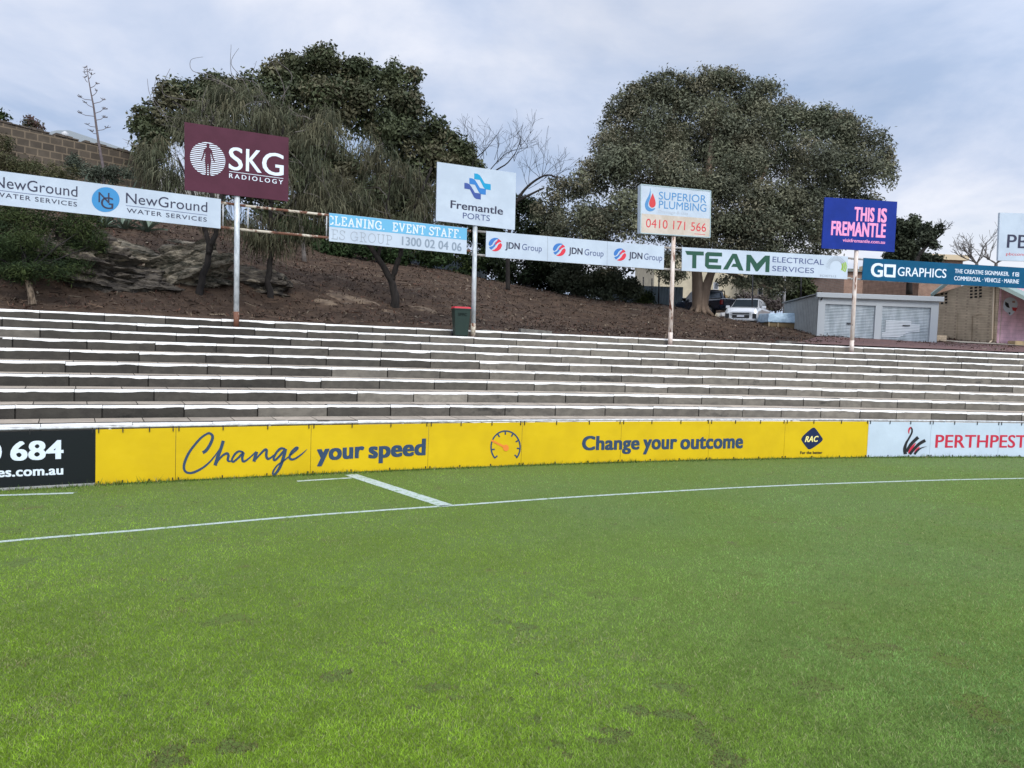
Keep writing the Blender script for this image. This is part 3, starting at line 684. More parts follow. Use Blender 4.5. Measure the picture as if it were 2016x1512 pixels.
# ------------------------------------------------------------------ billboards on posts and the banner rails
ZINC = mat('galvanised', (0.66, 0.70, 0.72), 0.5, (0.40, 0.44, 0.46), scale=5, stretch=(2, 2, .6), metal=0.15, col3=(0.16, 0.055, 0.03), scale3=1.1, lo3=0.66, hi3=0.70)
RUSTW = mat('rusty_white_paint', (0.78, 0.71, 0.65), 0.7, (0.58, 0.46, 0.38), scale=3, stretch=(3, 3, .7), col3=(0.15, 0.055, 0.032), scale3=2.0, lo3=0.57, hi3=0.62)
RUSTR = mat('rusty_rail_paint', (0.62, 0.56, 0.45), 0.7, (0.17, 0.075, 0.045), scale=2.2, detail=8, lo=0.47, hi=0.53, col3=(0.10, 0.05, 0.035), scale3=4, lo3=0.58, hi3=0.64)
RUST = mat('rust', (0.13, 0.045, 0.03), 0.9, (0.08, 0.03, 0.02), scale=14)
def base_pt(px, py, k=8, extra=0.78):
    s = s_of(px, py, extra, k=k); return cpt(s, offk(k, s) + extra, zk(k, s))
POSTS = {}
for nm, px, py in (('far_left', -78, 622), ('maroon', 464.3, 639), ('port', 930, 657), ('plumb', 1319.3, 674), ('blue', 1676.5, 687), ('right', 2070, 700)):
    POSTS[nm] = base_pt(px, py)
order = ['far_left', 'maroon', 'port', 'plumb', 'blue', 'right']
def plane_at(nm, off):                            # board plane facing square to the stand at a post
    i = order.index(nm); a = POSTS[order[max(i - 1, 0)]]; b = POSTS[order[min(i + 1, 5)]]; d = (b - a); d.z = 0
    pl = Plane(POSTS[nm], POSTS[nm] + d); pl.A = pl.A + pl.n * off; return pl
def plane_between(a, b, off):
    pl = Plane(POSTS[a], POSTS[b]); pl.A = pl.A + pl.n * off; return pl
def board(nm, corners, top_px, label, boardm, postm, th=0.06, rusty=0.0):
    pl = plane_at(nm, 0.11); root = thing('billboard', POSTS[nm], label, 'billboard', 'billboards on tall posts along the top of the terraces')
    b = slab(pl, corners, th, 'board', boardm, root)
    base = POSTS[nm]; tp = Plane(base, base + pl.u).at(*top_px); up = tp + (tp - base) * 0.15
    mb = MB(); mb.tube([base, up], 0.083, 4 if False else 12); mb.build('post', postm, root, True)
    mb = MB(); dd = (tp - base).normalized(); mb.tube([base, base + dd * .5], .0855, 12); mb.build('rusty_foot', RUSTR if nm in ('maroon', 'port') else RUSTW, root, True)
    mb = MB(); mb.box((base.x - .2, base.y - .2, base.z - .005), (base.x + .2, base.y + .2, base.z + .018)); mb.build('base_plate', RUST, root)
    # battens behind the board that hold it on the post
    for f in (0.25, 0.75):
        a = pl.at(corners[0][0] + 6, corners[0][1] * (1 - f) + corners[3][1] * f) - pl.n * (th + .02); c = pl.at(corners[1][0] - 6, corners[1][1] * (1 - f) + corners[2][1] * f) - pl.n * (th + .02)
        mb = MB(); mb.bar(a, c, .04, .05); mb.build('batten', ZINC, root)
    return pl, root
MAROON = mat('maroon_board', lin(84, 42, 58), 0.55, lin(78, 38, 53), scale=2, spec=.2); WB = mat('white_board', lin(192, 205, 217), 0.5, lin(182, 195, 208), scale=1.1, detail=4, spec=.25)
CREAM = mat('aged_cream', lin(206, 196, 184), 0.5, lin(190, 177, 160), scale=1.5); BLUEB = mat('royal_blue_board', lin(22, 50, 140), 0.5, lin(19, 46, 130), scale=2, spec=.2)
PINK = mat('pink_ink', lin(244, 160, 204), 0.5); STEELB = mat('steel_blue_ink', lin(82, 140, 190), 0.5); GREYI = mat('grey_ink', lin(150, 160, 170), 0.5); LIGHTG = mat('light_grey_ink', lin(182, 190, 200), 0.5)
REDP = mat('phone_red_ink', lin(205, 62, 66), 0.5); GREEN = mat('dark_green_ink', lin(30, 78, 60), 0.5); SLATE = mat('slate_ink', lin(72, 84, 128), 0.5); LIME = mat('lime_ink', lin(150, 185, 70), 0.5)
CHAR = mat('charcoal_ink', lin(48, 50, 72), 0.5); TEALB = mat('teal_blue_board', lin(0, 84, 120), 0.5, lin(0, 78, 112), scale=2, spec=.2); SKYB = mat('sky_blue_panel', lin(104, 176, 212), 0.45); CIRB = mat('circle_blue', lin(58, 138, 192), 0.45)

# maroon radiology board
pl, rt = board('maroon', [(363, 240), (568.3, 271), (567.6, 396.4), (363.5, 373.8)], (467, 388), 'maroon billboard with large white letters and a striped circle round a human figure', MAROON, ZINC)
ctr = (408.9, 313.0)
def bx(x, y): return (340 + x / 7.754, 230 + y / 7.754)
stripes = []
nst = 17
for i in range(nst):
    y0 = -1 + 2 * i / nst + 0.012; y1 = -1 + 2 * (i + 1) / nst - 0.045
    xa = math.sqrt(max(0, 1 - min(abs(y0), abs(y1)) ** 2)); xb0 = math.sqrt(max(0, 1 - y0 * y0)); xb1 = math.sqrt(max(0, 1 - y1 * y1))
    def cc_(x, y): return (ctr[0] + 34.8 * x, ctr[1] + 33 * y + 4.6 * x)
    stripes.append([cc_(-xb0, y0), cc_(xb0, y0), cc_(xb1, y1), cc_(-xb1, y1)])
decal(pl, stripes, 'striped_circle', PALE, rt)
fig = [(0, -480), (26, -470), (34, -440), (28, -405), (22, -385), (70, -355), (88, -330), (98, -270), (118, -195), (135, -150), (150, -120), (140, -108), (120, -115), (108, -150), (88, -195), (70, -250), (58, -290), (55, -225), (62, -170), (66, -110), (55, -10), (46, 60), (40, 140), (62, 185), (20, 180), (14, 100), (12, 20), (0, -80)]
fig = fig + [(-x, y) for x, y in fig[-2:0:-1]]
decal(pl, [[bx(538 + x * .72, 645 + (y + 150) * .74 + x * .08) for x, y in fig]], 'human_figure', MAROON, rt, 0.008)
text(pl, 'S', (450, 333.6), (477.8, 336.2), 44, PALE, rt, bold=0.012)
text(pl, 'K', (483.8, 336.8), (515, 340.5), 43.5, PALE, rt, bold=0.012)
text(pl, 'G', (515.5, 342.2), (558.2, 347.3), 43.5, PALE, rt, bold=0.012)
decal(pl, [[(451.5, 336.9), (557.7, 351), (557.7, 352), (451.5, 337.9)]], 'rule', PALE, rt)
text(pl, 'RADIOLOGY', (451, 349.8), (557, 363.2), 8.6, PALE, rt, bold=0.012, space=1.45)

# white port board
pl, rt = board('port', [(860.9, 318.5), (1016.2, 340.6), (1013.6, 452.8), (858.4, 434.4)], (935.5, 446), 'white billboard with a blue interlocking wave emblem above dark lettering', WB, ZINC)
def fb(l): return [(890 + x / 13.745, 330 + y / 13.745) for x, y in l]
CY = mat('cyan_ink', lin(0, 150, 195), 0.45); MBL = mat('mid_blue_ink', lin(44, 120, 190), 0.45); DBL = mat('deep_blue_ink', lin(56, 80, 148), 0.45)
def wave(dx, dy): return [(600 + dx, 155 + dy), (680 + dx, 165 + dy), (745 + dx, 200 + dy), (800 + dx, 280 + dy), (885 + dx, 425 + dy), (1045 + dx, 450 + dy), (1045 + dx, 610 + dy), (915 + dx, 590 + dy), (860 + dx, 545 + dy), (750 + dx, 335 + dy), (600 + dx, 310 + dy)]
for dx, dy, mm in ((0, 0, CY), (-132, 128, MBL), (-268, 255, DBL)): decal(pl, [fb(wave(dx, dy))], 'wave_emblem', mm, rt, 0.004 + (0.001 if mm is MBL else 0.002 if mm is DBL else 0))
text(pl, 'Fremantle', (886.7, 409.2), (990, 423), 15, CHAR, rt, bold=0.02, ref='F')
text(pl, 'PORTS', (911, 429.8), (964.3, 435.6), 11.5, SLATE, rt)

# light box of the plumber
pl, rt = board('plumb', [(1262, 363), (1399.2, 376.1), (1397.7, 467.4), (1261, 458.7)], (1326, 467), 'lightbox billboard with a red and blue drop over a red phone number', WB, RUSTW, th=0.28)
decal(pl, [[(1263.2, 420.3), (1397.8, 430.7), (1396.6, 466.3), (1262.2, 457.8)]], 'lower_half', CREAM, rt, 0.003)
fr = [(1262, 363), (1399.2, 376.1), (1397.7, 467.4), (1261, 458.7)]
ALU = mat('aluminium_frame', lin(176, 196, 198), 0.4, metal=0.2)
for a, b in zip(fr, fr[1:] + fr[:1]):
    mb = MB(); mb.bar(pl.at(*a), pl.at(*b), .03, .03); mb.build('frame', ALU, rt)
def dp(l): return [(1200 + x / 4.032, 360 + y / 4.032) for x, y in l]
decal(pl, [dp(smooth_path([(325, 38), (315, 90), (290, 140), (280, 175), (290, 210), (318, 226), (350, 218), (362, 200), (335, 205), (312, 190), (308, 165), (325, 110), (325, 38)], 4))], 'water_drop', STEELB, rt)
decal(pl, [dp(smooth_path([(343, 82), (322, 130), (314, 165), (325, 192), (345, 196), (363, 180), (364, 145), (343, 82)], 4))], 'water_drop', REDP, rt, .005)
text(pl, 'SUPERIOR', (1296.7, 392.2), (1390.2, 399.7), 15, STEELB, rt, bold=0); text(pl, 'PLUMBING', (1296.9, 409.6), (1390.2, 417), 15, STEELB, rt, bold=0)
text(pl, 'Drainage & Gas', (1296.2, 419.0), (1354.3, 423.0), 5.6, LIGHTG, rt, ref='D'); text(pl, '0410 171 566', (1271.4, 447.3), (1389.7, 456.4), 17, REDP, rt, ref='1')
decal(pl, [[(1367, 459.8), (1388, 461.4), (1388, 462.4), (1367, 460.8)]], 'small_print', REDP, rt)

# royal blue town board
pl, rt = board('blue', [(1624.3, 388.3), (1766.7, 397), (1760.8, 496.2), (1618, 488.7)], (1686, 496), 'royal blue billboard with bold pink capital letters', BLUEB, RUSTW)
text(pl, 'THIS', (1681, 434.0), (1720.5, 436.2), 26, PINK, rt, bold=0.045); text(pl, 'IS', (1727.5, 436.6), (1745, 437.6), 26, PINK, rt, bold=0.045)
text(pl, 'FREMANTLE', (1635.6, 462.0), (1742.8, 467.6), 26.5, PINK, rt, bold=0.045); text(pl, 'visitfremantle.com.au', (1658.8, 475.8), (1742, 480.2), 6.6, PINK, rt, bold=0.022, ref='f')

# the cut off white board at the right
pl, rt = board('right', [(1968.5, 418.5), (2150, 424), (2147, 518), (1965, 512.8)], (2075, 515), 'white billboard with dark letters cut off by the right edge of the picture', WB, RUSTW, th=0.1)
text(pl, 'PBC', (1981.7, 487.6), (2052, 490.2), 26, CHAR, rt, bold=0.012); text(pl, 'pbccons', (1980.5, 502.4), (2018, 503.6), 5.4, REDP, rt, ref='b')

# banners between the posts
def banner(a, b, corners, label, m, off=0.17, th=0.035, nm='banner_sign'):
    pl = plane_between(a, b, off); c = pl.at(*corners[0]).lerp(pl.at(*corners[2]), .5)
    root = thing(nm, c, label, 'banner', 'long banners on the rails between the posts'); slab(pl, corners, th, 'board', m, root); return pl, root
pl, rt = banner('far_left', 'maroon', [(-66, 328), (435, 392), (434, 450), (-66, 396.3)], 'long white banner with two blue monogram circles, under the maroon billboard', WB)
def ng(du, cxp=None):
    sh = lambda x, y: (x, y)
    return sh
text(pl, 'NewGround', (248, 399.6), (408, 417.6), 20.4, CHAR, rt, bold=0, ref='N'); decal(pl, [[(248, 404.1), (407.7, 423.4), (407.7, 424.2), (248, 404.9)]], 'rule', SLATE, rt)
text(pl, 'WATER SERVICES', (249.5, 418.3), (407, 436.6), 8.5, CHAR, rt, bold=0.004, space=1.15)
decal(pl, [circ(208, 393, 27.4, 24.5)], 'blue_circle', CIRB, rt); text(pl, 'N', (193.8, 398), (215.5, 400), 20, CHAR, rt, off=.008, bold=0); text(pl, 'G', (198.4, 410.2), (223, 412.2), 23, CHAR, rt, off=.008, bold=0)
text(pl, 'NewGround', (-12, 367.8), (152.5, 387.6), 21.6, CHAR, rt, bold=0, ref='N'); decal(pl, [[(-12, 373), (152, 392.6), (152, 393.5), (-12, 373.9)]], 'rule', SLATE, rt)
text(pl, 'WATER SERVICES', (-10.5, 386.4), (151.5, 406.8), 9, CHAR, rt, bold=0.004, space=1.15)
decal(pl, [circ(-52, 362, 28.4, 25.5)], 'blue_circle', CIRB, rt)

pl, rt = banner('maroon', 'port', [(648, 419), (919.5, 449), (918.5, 500.5), (648, 474.5)], 'half blue half white banner with serif letters and a grey phone number', WB)
decal(pl, [[(648.3, 419.4), (919.2, 449.4), (918.9, 472.8), (648.3, 446)]], 'blue_band', SKYB, rt, 0.003)
# slab serif capitals drawn as strokes on a unit box
def arcp(cx, cy, rx, ry, a0, a1, n=14): return [(cx + rx * math.cos(math.radians(a0 + (a1 - a0) * i / n)), cy + ry * math.sin(math.radians(a0 + (a1 - a0) * i / n))) for i in range(n + 1)]
SER = {'C': ([arcp(.42, .5, .38, .5, 45, 315), [(.70, .62), (.70, .98)], [(.70, .02), (.70, .30)]], .82), 'L': ([[(.2, 0), (.2, 1)], [(.03, 0), (.68, 0)], [(.03, 1), (.40, 1)], [(.68, -.02), (.68, .28)]], .76),
 'E': ([[(.2, 0), (.2, 1)], [(.03, 0), (.68, 0)], [(.03, 1), (.66, 1)], [(.2, .52), (.5, .52)], [(.68, -.02), (.68, .28)], [(.66, 1.02), (.66, .74)]], .78), 'A': ([[(.14, 0), (.45, 1)], [(.76, 0), (.45, 1)], [(.24, .32), (.66, .32)], [(0, 0), (.3, 0)], [(.6, 0), (.9, 0)]], .92),
 'N': ([[(.18, 0), (.18, 1)], [(.18, 1), (.72, 0)], [(.72, 0), (.72, 1)], [(.02, 0), (.36, 0)], [(.02, 1), (.22, 1)], [(.55, 1), (.9, 1)]], .95), 'I': ([[(.2, 0), (.2, 1)], [(.02, 0), (.38, 0)], [(.02, 1), (.38, 1)]], .44),
 'G': ([arcp(.44, .5, .40, .5, 50, 330), [(.78, .02), (.78, .44)], [(.5, .44), (.9, .44)], [(.74, .66), (.74, .98)]], .94), 'V': ([[(.14, 1), (.45, 0)], [(.76, 1), (.45, 0)], [(0, 1), (.3, 1)], [(.6, 1), (.9, 1)]], .92),
 'T': ([[(.37, 0), (.37, 1)], [(.02, 1), (.72, 1)], [(.2, 0), (.54, 0)], [(.02, 1.02), (.02, .74)], [(.72, 1.02), (.72, .74)]], .78), 'S': ([smooth_path([(.6, .78), (.5, .95), (.34, 1.0), (.14, .92), (.1, .74), (.22, .58), (.46, .46), (.6, .3), (.54, .1), (.36, 0), (.14, .05), (.06, .24)], 4), [(.62, .72), (.62, 1)], [(.05, 0), (.05, .28)]], .70),
 'F': ([[(.2, 0), (.2, 1)], [(.03, 0), (.42, 0)], [(.03, 1), (.66, 1)], [(.2, .52), (.5, .52)], [(.66, 1.02), (.66, .74)]], .74), 'R': ([[(.2, 0), (.2, 1)], [(.03, 0), (.4, 0)], [(.03, 1), (.42, 1)] + arcp(.42, .75, .24, .25, 90, -90) + [(.2, .5)], [(.44, .5), (.68, 0)], [(.58, 0), (.84, 0)]], .88),
 'O': ([arcp(.45, .5, .40, .5, 0, 360, 26)], .92), 'U': ([[(.18, 1), (.18, .35)] + arcp(.46, .32, .28, .32, 180, 360) + [(.74, 1)], [(.02, 1), (.36, 1)], [(.56, 1), (.92, 1)]], .95), 'P': ([[(.2, 0), (.2, 1)], [(.03, 0), (.42, 0)], [(.03, 1), (.42, 1)] + arcp(.42, .74, .26, .26, 90, -90) + [(.2, .48)]], .76),
 '.': ([[(.05, .08), (.2, .08)]], .28), ' ': ([], .36)}
def serif(pl, s, a, b, cap, wt, m, parent, clip_left=None):
    tot = sum(SER[c][1] for c in s) + 0.10 * (len(s) - 1); A = pl.at(*a); B = pl.at(*b); up = Vector((0, 0, (pl.at(a[0], a[1] - cap) - A).z)); hz = (B - A) / tot; mb = MB(); x0 = 0; asp = up.length / hz.length
    for ci, ch in enumerate(s):
        for st in SER[ch][0]:
            q = [((x + x0), y * asp) for x, y in st]; l, r = stroke(q, wt * asp)
            for i in range(len(q) - 1):
                pts = [A + hz * x + up * (y / asp) + pl.n * (0.005 + 0.0004 * (i % 2) + 0.0002 * ci) for x, y in (l[i], l[i + 1], r[i + 1], r[i])]
                if clip_left is not None and min((p - clip_left).dot(pl.u) for p in pts) < 0: continue
                mb.face(pts[::-1])
        x0 += SER[ch][1] + 0.10
    return mb.build('lettering', m, parent)
cl = pl.at(648.6, 440)
serif(pl, 'CLEANING.  EVENT STAFF.', (644.5, 440.9), (907.5, 468.6), 16.2, 0.15, PALE, rt, cl)
serif(pl, 'ES GROUP', (652, 469.8), (772, 481.6), 18, 0.06, GREYI, rt)
text(pl, '1300 02 04 06', (790.8, 482), (908.6, 494.8), 16.4, mat('number_grey_ink', lin(135, 150, 165), 0.5), rt, bold=0.022, ref='1')

pl, rt = banner('port', 'plumb', [(957.5, 454.7), (1308, 484.5), (1306.8, 530.7), (956.2, 505.4)], 'white banner repeating a red and blue swirl emblem three times', WB)
SWB = mat('swirl_blue_ink', lin(56, 116, 186), 0.45); SWR = mat('swirl_red_ink', lin(212, 50, 66), 0.45)
for (cx_, cy_, r_, t1, t2, g1, g2) in ((975, 481.4, 13.2, (994.7, 488.8), (1023, 491.3), (1027.6, 492), (1066.6, 495.3)), (1101, 491.6, 12.6, (1119.2, 499.3), (1146.6, 501.4), (1150.6, 502.2), (1188, 505.2)), (1220.4, 501.1, 12.3, (1237.6, 508.4), (1264.4, 510.4), (1267.8, 510.8), (1303.5, 513.6))):
    q = lambda l: [(cx_ + x * r_, cy_ + y * r_) for x, y in l]
    decal(pl, [q(arcp(0, 0, 1, 1, 180, 300) + [(.15, -.75), (-.2, -.45), (-.45, 0), (-.8, .25)]), q([(-.92, .42), (-.35, .2), (0, -.35), (.3, -.6), (.42, -.88), (.62, -.75), (.2, -.3), (-.02, .25), (-.4, .62), (-.6, .8), (-.8, .62)][:11])], 'swirl_blue', SWB, rt)
    decal(pl, [q([(-x, -y) for x, y in arcp(0, 0, 1, 1, 180, 300) + [(.15, -.75), (-.2, -.45), (-.45, 0), (-.8, .25)]]), q([(-x, -y) for x, y in [(-.92, .42), (-.4, .26), (-.12, -.05), (.1, .05), (-.2, .45), (-.5, .8), (-.75, .66)]])], 'swirl_red', SWR, rt, .005)
    text(pl, 'JDN', t1, t2, 12.4, CHAR, rt, bold=0.028); text(pl, 'Group', g1, g2, 12.2, SLATE, rt, bold=0, ref='G')
for a, b in (((1078.3, 465.5), (1077.5, 513.8)), ((1195.8, 475.3), (1195, 522.3))):
    decal(pl, [[(a[0] - .35, a[1]), (a[0] + .35, a[1]), (b[0] + .35, b[1]), (b[0] - .35, b[1])]], 'sheet_joint', GREYI, rt)

pl, rt = banner('plumb', 'blue', [(1343, 486.5), (1669.7, 505), (1668.2, 549.7), (1342.4, 532.9)], 'white banner with heavy green capitals and a dashed green sunburst', WB)
def tm(l): return [(1200 + x / 4.032, 360 + y / 4.032) for x, y in l]
decal(pl, [tm([(600, 540), (748, 546), (748, 577), (690, 575), (688, 679), (655, 677), (657, 573), (614, 571)]),
           tm([(775, 549), (893, 554), (893, 585), (792, 581), (790, 601), (862, 604), (858, 634), (789, 631), (788, 650), (888, 655), (886, 686), (780, 682), (757, 660), (760, 563)]),
           tm([(900, 687), (975, 562), (1010, 564), (1064, 697), (1028, 695), (1012, 668), (965, 667), (980, 642), (1004, 643), (988, 598), (938, 689)]),
           tm([(1083, 699), (1088, 570), (1122, 572), (1170, 640), (1235, 577), (1273, 578), (1268, 709), (1236, 708), (1239, 625), (1176, 703), (1160, 702), (1119, 628), (1116, 700)])], 'lettering', GREEN, rt)
text(pl, 'ELECTRICAL', (1520.7, 515.8), (1621.6, 521.6), 10.6, SLATE, rt, bold=0); text(pl, 'SERVICES', (1520, 533.4), (1602.3, 538), 10.2, SLATE, rt, bold=0)
text(pl, 'EC007513', (1614, 544.2), (1645.7, 546), 3.8, GREYI, rt)
rays = []; rl = []
for i in range(27):
    a = math.radians(165 + i * 8.6); k = i / 26; r0, r1 = 10.5 + 2 * (1 - k), 20.5; wd2 = 0.35 + 1.35 * k
    def ptq(rr, da): return (1646.6 + rr * math.cos(a + da), 525 + rr * math.sin(a + da))
    hw = wd2 / 2
    if a < math.radians(330): rays.append([ptq(r0, -hw / r0), ptq(r0, hw / r0), ptq(r1, hw / r1), ptq(r1, -hw / r1)])
    else:
        rl += [[ptq(x0, -1.3 / x0), ptq(x0, 1.3 / x0), ptq(x1, 1.3 / x1), ptq(x1, -1.3 / x1)] for x0, x1 in ((r0, 14), (14.8, 17), (17.8, 20.5))]
decal(pl, rays, 'sunburst', GREYI, rt); decal(pl, rl, 'sunburst', LIME, rt)

pl, rt = banner('blue', 'right', [(1700.6, 507.6), (2064, 530.2), (2062, 570.2), (1697, 550.8)], 'dark teal banner with white sign maker lettering and a hollow square', TEALB)
text(pl, 'G', (1713.6, 543.9), (1737.4, 545.2), 26, PALE, rt, bold=0.03)
decal(pl, [[[(1740.7, 519.9), (1763.9, 521), (1762.6, 546.4), (1743.2, 545.2), (1740.2, 543.2)], [(1745.6, 525.6), (1744.9, 540.4), (1757.8, 541.3), (1758.8, 526.4)]]], 'hollow_square', PALE, rt)
text(pl, 'GRAPHICS', (1766.7, 543), (1862.5, 547.2), 17.2, PALE, rt, bold=0.012); text(pl, 'THE CREATIVE SIGNMAKER.', (1879.3, 537.4), (1986.3, 543.4), 8, PALE, rt, bold=0.02)
text(pl, 'COMMERCIAL · VEHICLE · MARINE', (1878.1, 551.6), (2005.6, 558.4), 8, PALE, rt, bold=0.02); text(pl, 'f', (1992.6, 543.8), (1996.2, 544), 8, PALE, rt, bold=0.03, ref='f')
decal(pl, [[[(1999, 536.2), (2006.2, 536.6), (2006, 544.4), (1998.8, 544)], [(2000.3, 537.5), (2000.2, 542.8), (2004.8, 543), (2004.9, 537.8)]], circ(2002.5, 540.4, 1.5, 1.5, 14)], 'camera_icon', PALE, rt)

# rails carrying the banners
RAILW = mat('rail_white', (0.55, 0.57, 0.57), 0.6, (0.36, 0.32, 0.28), scale=2.5, col3=(0.13, 0.06, 0.04), scale3=1.6, lo3=0.60, hi3=0.64)
for (a, b, t1, t2, b1, b2, m, ups, lb) in (
    ('far_left', 'maroon', (-66, 332), (463, 400.5), (-66, 392), (462, 448.5), RUSTR, [], 'pair of flaking rails behind the monogram banner'),
    ('maroon', 'port', (466, 401.3), (931, 454), (465, 449.2), (930, 493), RUSTR, [(489.5, 405, 447), (645.5, 421, 471)], 'pair of rust streaked rails with an open gap beside the maroon billboard'),
    ('port', 'plumb', (933, 453), (1325, 487), (931, 500), (1324, 529.5), RAILW, [], 'pair of pale rails behind the swirl banner'),
    ('plumb', 'blue', (1324, 486), (1682, 507.5), (1323, 529.5), (1681, 547), RAILW, [], 'pair of pale rails behind the green lettered banner'),
    ('blue', 'right', (1681, 508), (2075, 533), (1680, 548), (2074, 568), RAILW, [], 'pair of pale rails behind the dark teal banner')):
    pl = plane_between(a, b, 0.125); root = thing('banner_rails', pl.at(*t1), lb, 'sign frame', 'rail pairs strung between the posts')
    for p, q in ((t1, t2), (b1, b2)):
        mb = MB(); mb.tube([pl.at(*p) - pl.n * .21, pl.at(*q) - pl.n * .21], 0.042, 8); mb.build('rail', m, root, True)
    for x, y0, y1 in ups + ([(441, 396, 445)] if a == 'far_left' else []):
        mb = MB(); mb.tube([pl.at(x, y0) - pl.n * .21, pl.at(x - .6, y1) - pl.n * .21], 0.024, 6); mb.build('upright', WHITEM, root, True)

# ------------------------------------------------------------------ vegetation
def lobe_world(l):
    px, py, rx, ry, Y = l[:5]; c = P(px, py, Y); k = Y / F
    return np.array(c), np.array([rx * k, (l[5] if len(l) > 5 else 0.8 * (rx + ry) / 2 * k), ry * k])
def leaves(name, lobes, n, leaf, cols, m, parent, sub=14, spread=0.34, up=0.35, aspect=0.5, shell=(0.55, 1.06), var=(0.72, 1.28)):
    ws = []; blobs = []
    for l in lobes:
        c, r = lobe_world(l)
        for _ in range(sub):
            d = NR.normal(0, 1, 3); d /= np.linalg.norm(d); q = NR.uniform(0.25, 0.95) ** 0.6
            blobs.append((c + d * r * q * 0.82, r * spread * NR.uniform(0.7, 1.35))); ws.append(np.prod(blobs[-1][1]) ** (2 / 3))
    ws = np.array(ws) / sum(ws); cnt = NR.multinomial(n, ws)
    bi = np.repeat(np.arange(len(blobs)), cnt); C = np.array([b[0] for b in blobs])[bi]; Rr = np.array([b[1] for b in blobs])[bi]
    d = NR.normal(0, 1, (n, 3)); d[:, 2] += 0.35; d /= np.linalg.norm(d, axis=1)[:, None]
    pos = C + d * Rr * NR.uniform(shell[0], shell[1], n)[:, None] + NR.normal(0, leaf * 0.6, (n, 3))
    nrm = d * 0.8 + NR.normal(0, 0.6, (n, 3)); nrm[:, 2] += up; nrm /= np.linalg.norm(nrm, axis=1)[:, None]
    t = np.cross(nrm, NR.normal(0, 1, (n, 3))); t /= np.linalg.norm(t, axis=1)[:, None] + 1e-9; b = np.cross(nrm, t)
    L_ = leaf * NR.uniform(0.6, 1.5, n)[:, None]; Wd = L_ * aspect
    V = np.zeros((n, 4, 3), np.float32); V[:, 0] = pos - t * L_ / 2; V[:, 1] = pos + b * Wd / 2; V[:, 2] = pos + t * L_ / 2; V[:, 3] = pos - b * Wd / 2
    cols = np.array(cols); ci = NR.integers(0, len(cols), len(blobs)); bt = NR.uniform(var[0], var[1], len(blobs))
    c = cols[ci][bi] * bt[bi][:, None] * NR.uniform(0.78, 1.24, (n, 1))
    return np_mesh(name, V.reshape(-1, 3), np.arange(4 * n).reshape(n, 4), 4, m, parent, np.repeat(c, 4, 0))
def strands(name, lobes, n, ln, cols, m, parent, sub=15, per=1.0, wid=0.024):
    C = []; 
    for l in lobes:
        c, r = lobe_world(l)
        for _ in range(sub):
            d = NR.normal(0, 1, 3); d /= np.linalg.norm(d); C.append(c + d * r * NR.uniform(0.3, 1.0))
    C = np.array(C); bi = NR.integers(0, len(C), n); a = NR.uniform(0, 2 * np.pi, n); rr = np.abs(NR.normal(0, 0.24, n))
    top = C[bi] + np.stack([np.cos(a) * rr, np.sin(a) * rr, NR.normal(0, 0.16, n) - rr * 0.35], 1)
    Ls = ln * NR.gamma(6, 1 / 6, n); out = np.stack([np.cos(a), np.sin(a), np.zeros(n)], 1) * NR.uniform(0.05, 0.85, n)[:, None] * Ls[:, None]
    w = wid * NR.uniform(0.6, 1.5, n); ang = NR.uniform(0, np.pi, n); sd_ = np.stack([np.cos(ang), np.sin(ang), np.zeros(n)], 1) * w[:, None] / 2
    mid = top + out * 0.75; mid[:, 2] -= Ls * 0.30; tip = top + out * 1.05; tip[:, 2] -= Ls
    V = np.zeros((n, 6, 3), np.float32); V[:, 0] = top - sd_; V[:, 1] = top + sd_; V[:, 2] = mid + sd_; V[:, 3] = mid - sd_; V[:, 4] = tip + sd_ * .4; V[:, 5] = tip - sd_ * .4
    base = np.arange(n)[:, None] * 6; fq = np.concatenate([base + np.array([[0, 1, 2, 3]]), base + np.array([[3, 2, 4, 5]])])
    cols = np.array(cols); bt = NR.uniform(0.65, 1.35, len(C)); c = cols[NR.integers(0, len(cols), len(C))][bi] * bt[bi][:, None] * NR.uniform(0.65, 1.35, (n, 1))
    return np_mesh(name, V.reshape(-1, 3), fq, 4, m, parent, np.repeat(c, 6, 0))
LEAF = mat('leaf', (1, 1, 1), 0.6, vcol='tint', spec=0.2, trans=0.18)
DULL = mat('dull_foliage', (1, 1, 1), 0.8, vcol='tint', spec=0.15, trans=0.15)
BARKD = mat('dark_bark', (0.012, 0.010, 0.009), 0.95, (0.028, 0.023, 0.020), scale=7, stretch=(1, 1, .3), bump=0.8, bscale=16)
BARKT = mat('tan_bark', (0.26, 0.19, 0.135), 0.9, (0.17, 0.12, 0.085), scale=1.6, stretch=(1.4, 1.4, .35), bump=0.7, bscale=5, col3=(0.10, 0.07, 0.05), scale3=2.2, lo3=0.60, hi3=0.68)
BARKG = mat('grey_bark', (0.17, 0.15, 0.135), 0.95, (0.10, 0.088, 0.08), scale=6, bump=0.5)
def limb(mb, pts, Y, r0, r1, n=8, dy=None, wob=0.0):   # a limb through photo pixels at about depth Y
    w = [tuple(P(x, y, Y + (dy[i] if dy else 0))) for i, (x, y) in enumerate(pts)]; sp = smooth_path(w, 5); k = len(sp)
    if wob: sp = [tuple(Vector(p) + Vector((mnoise.noise((i * .5, r0 * 50, 1)), mnoise.noise((i * .5, r0 * 50, 7)), 0)) * wob) for i, p in enumerate(sp)]
    mb.tube(sp, [r0 + (r1 - r0) * i / (k - 1) for i in range(k)], n)
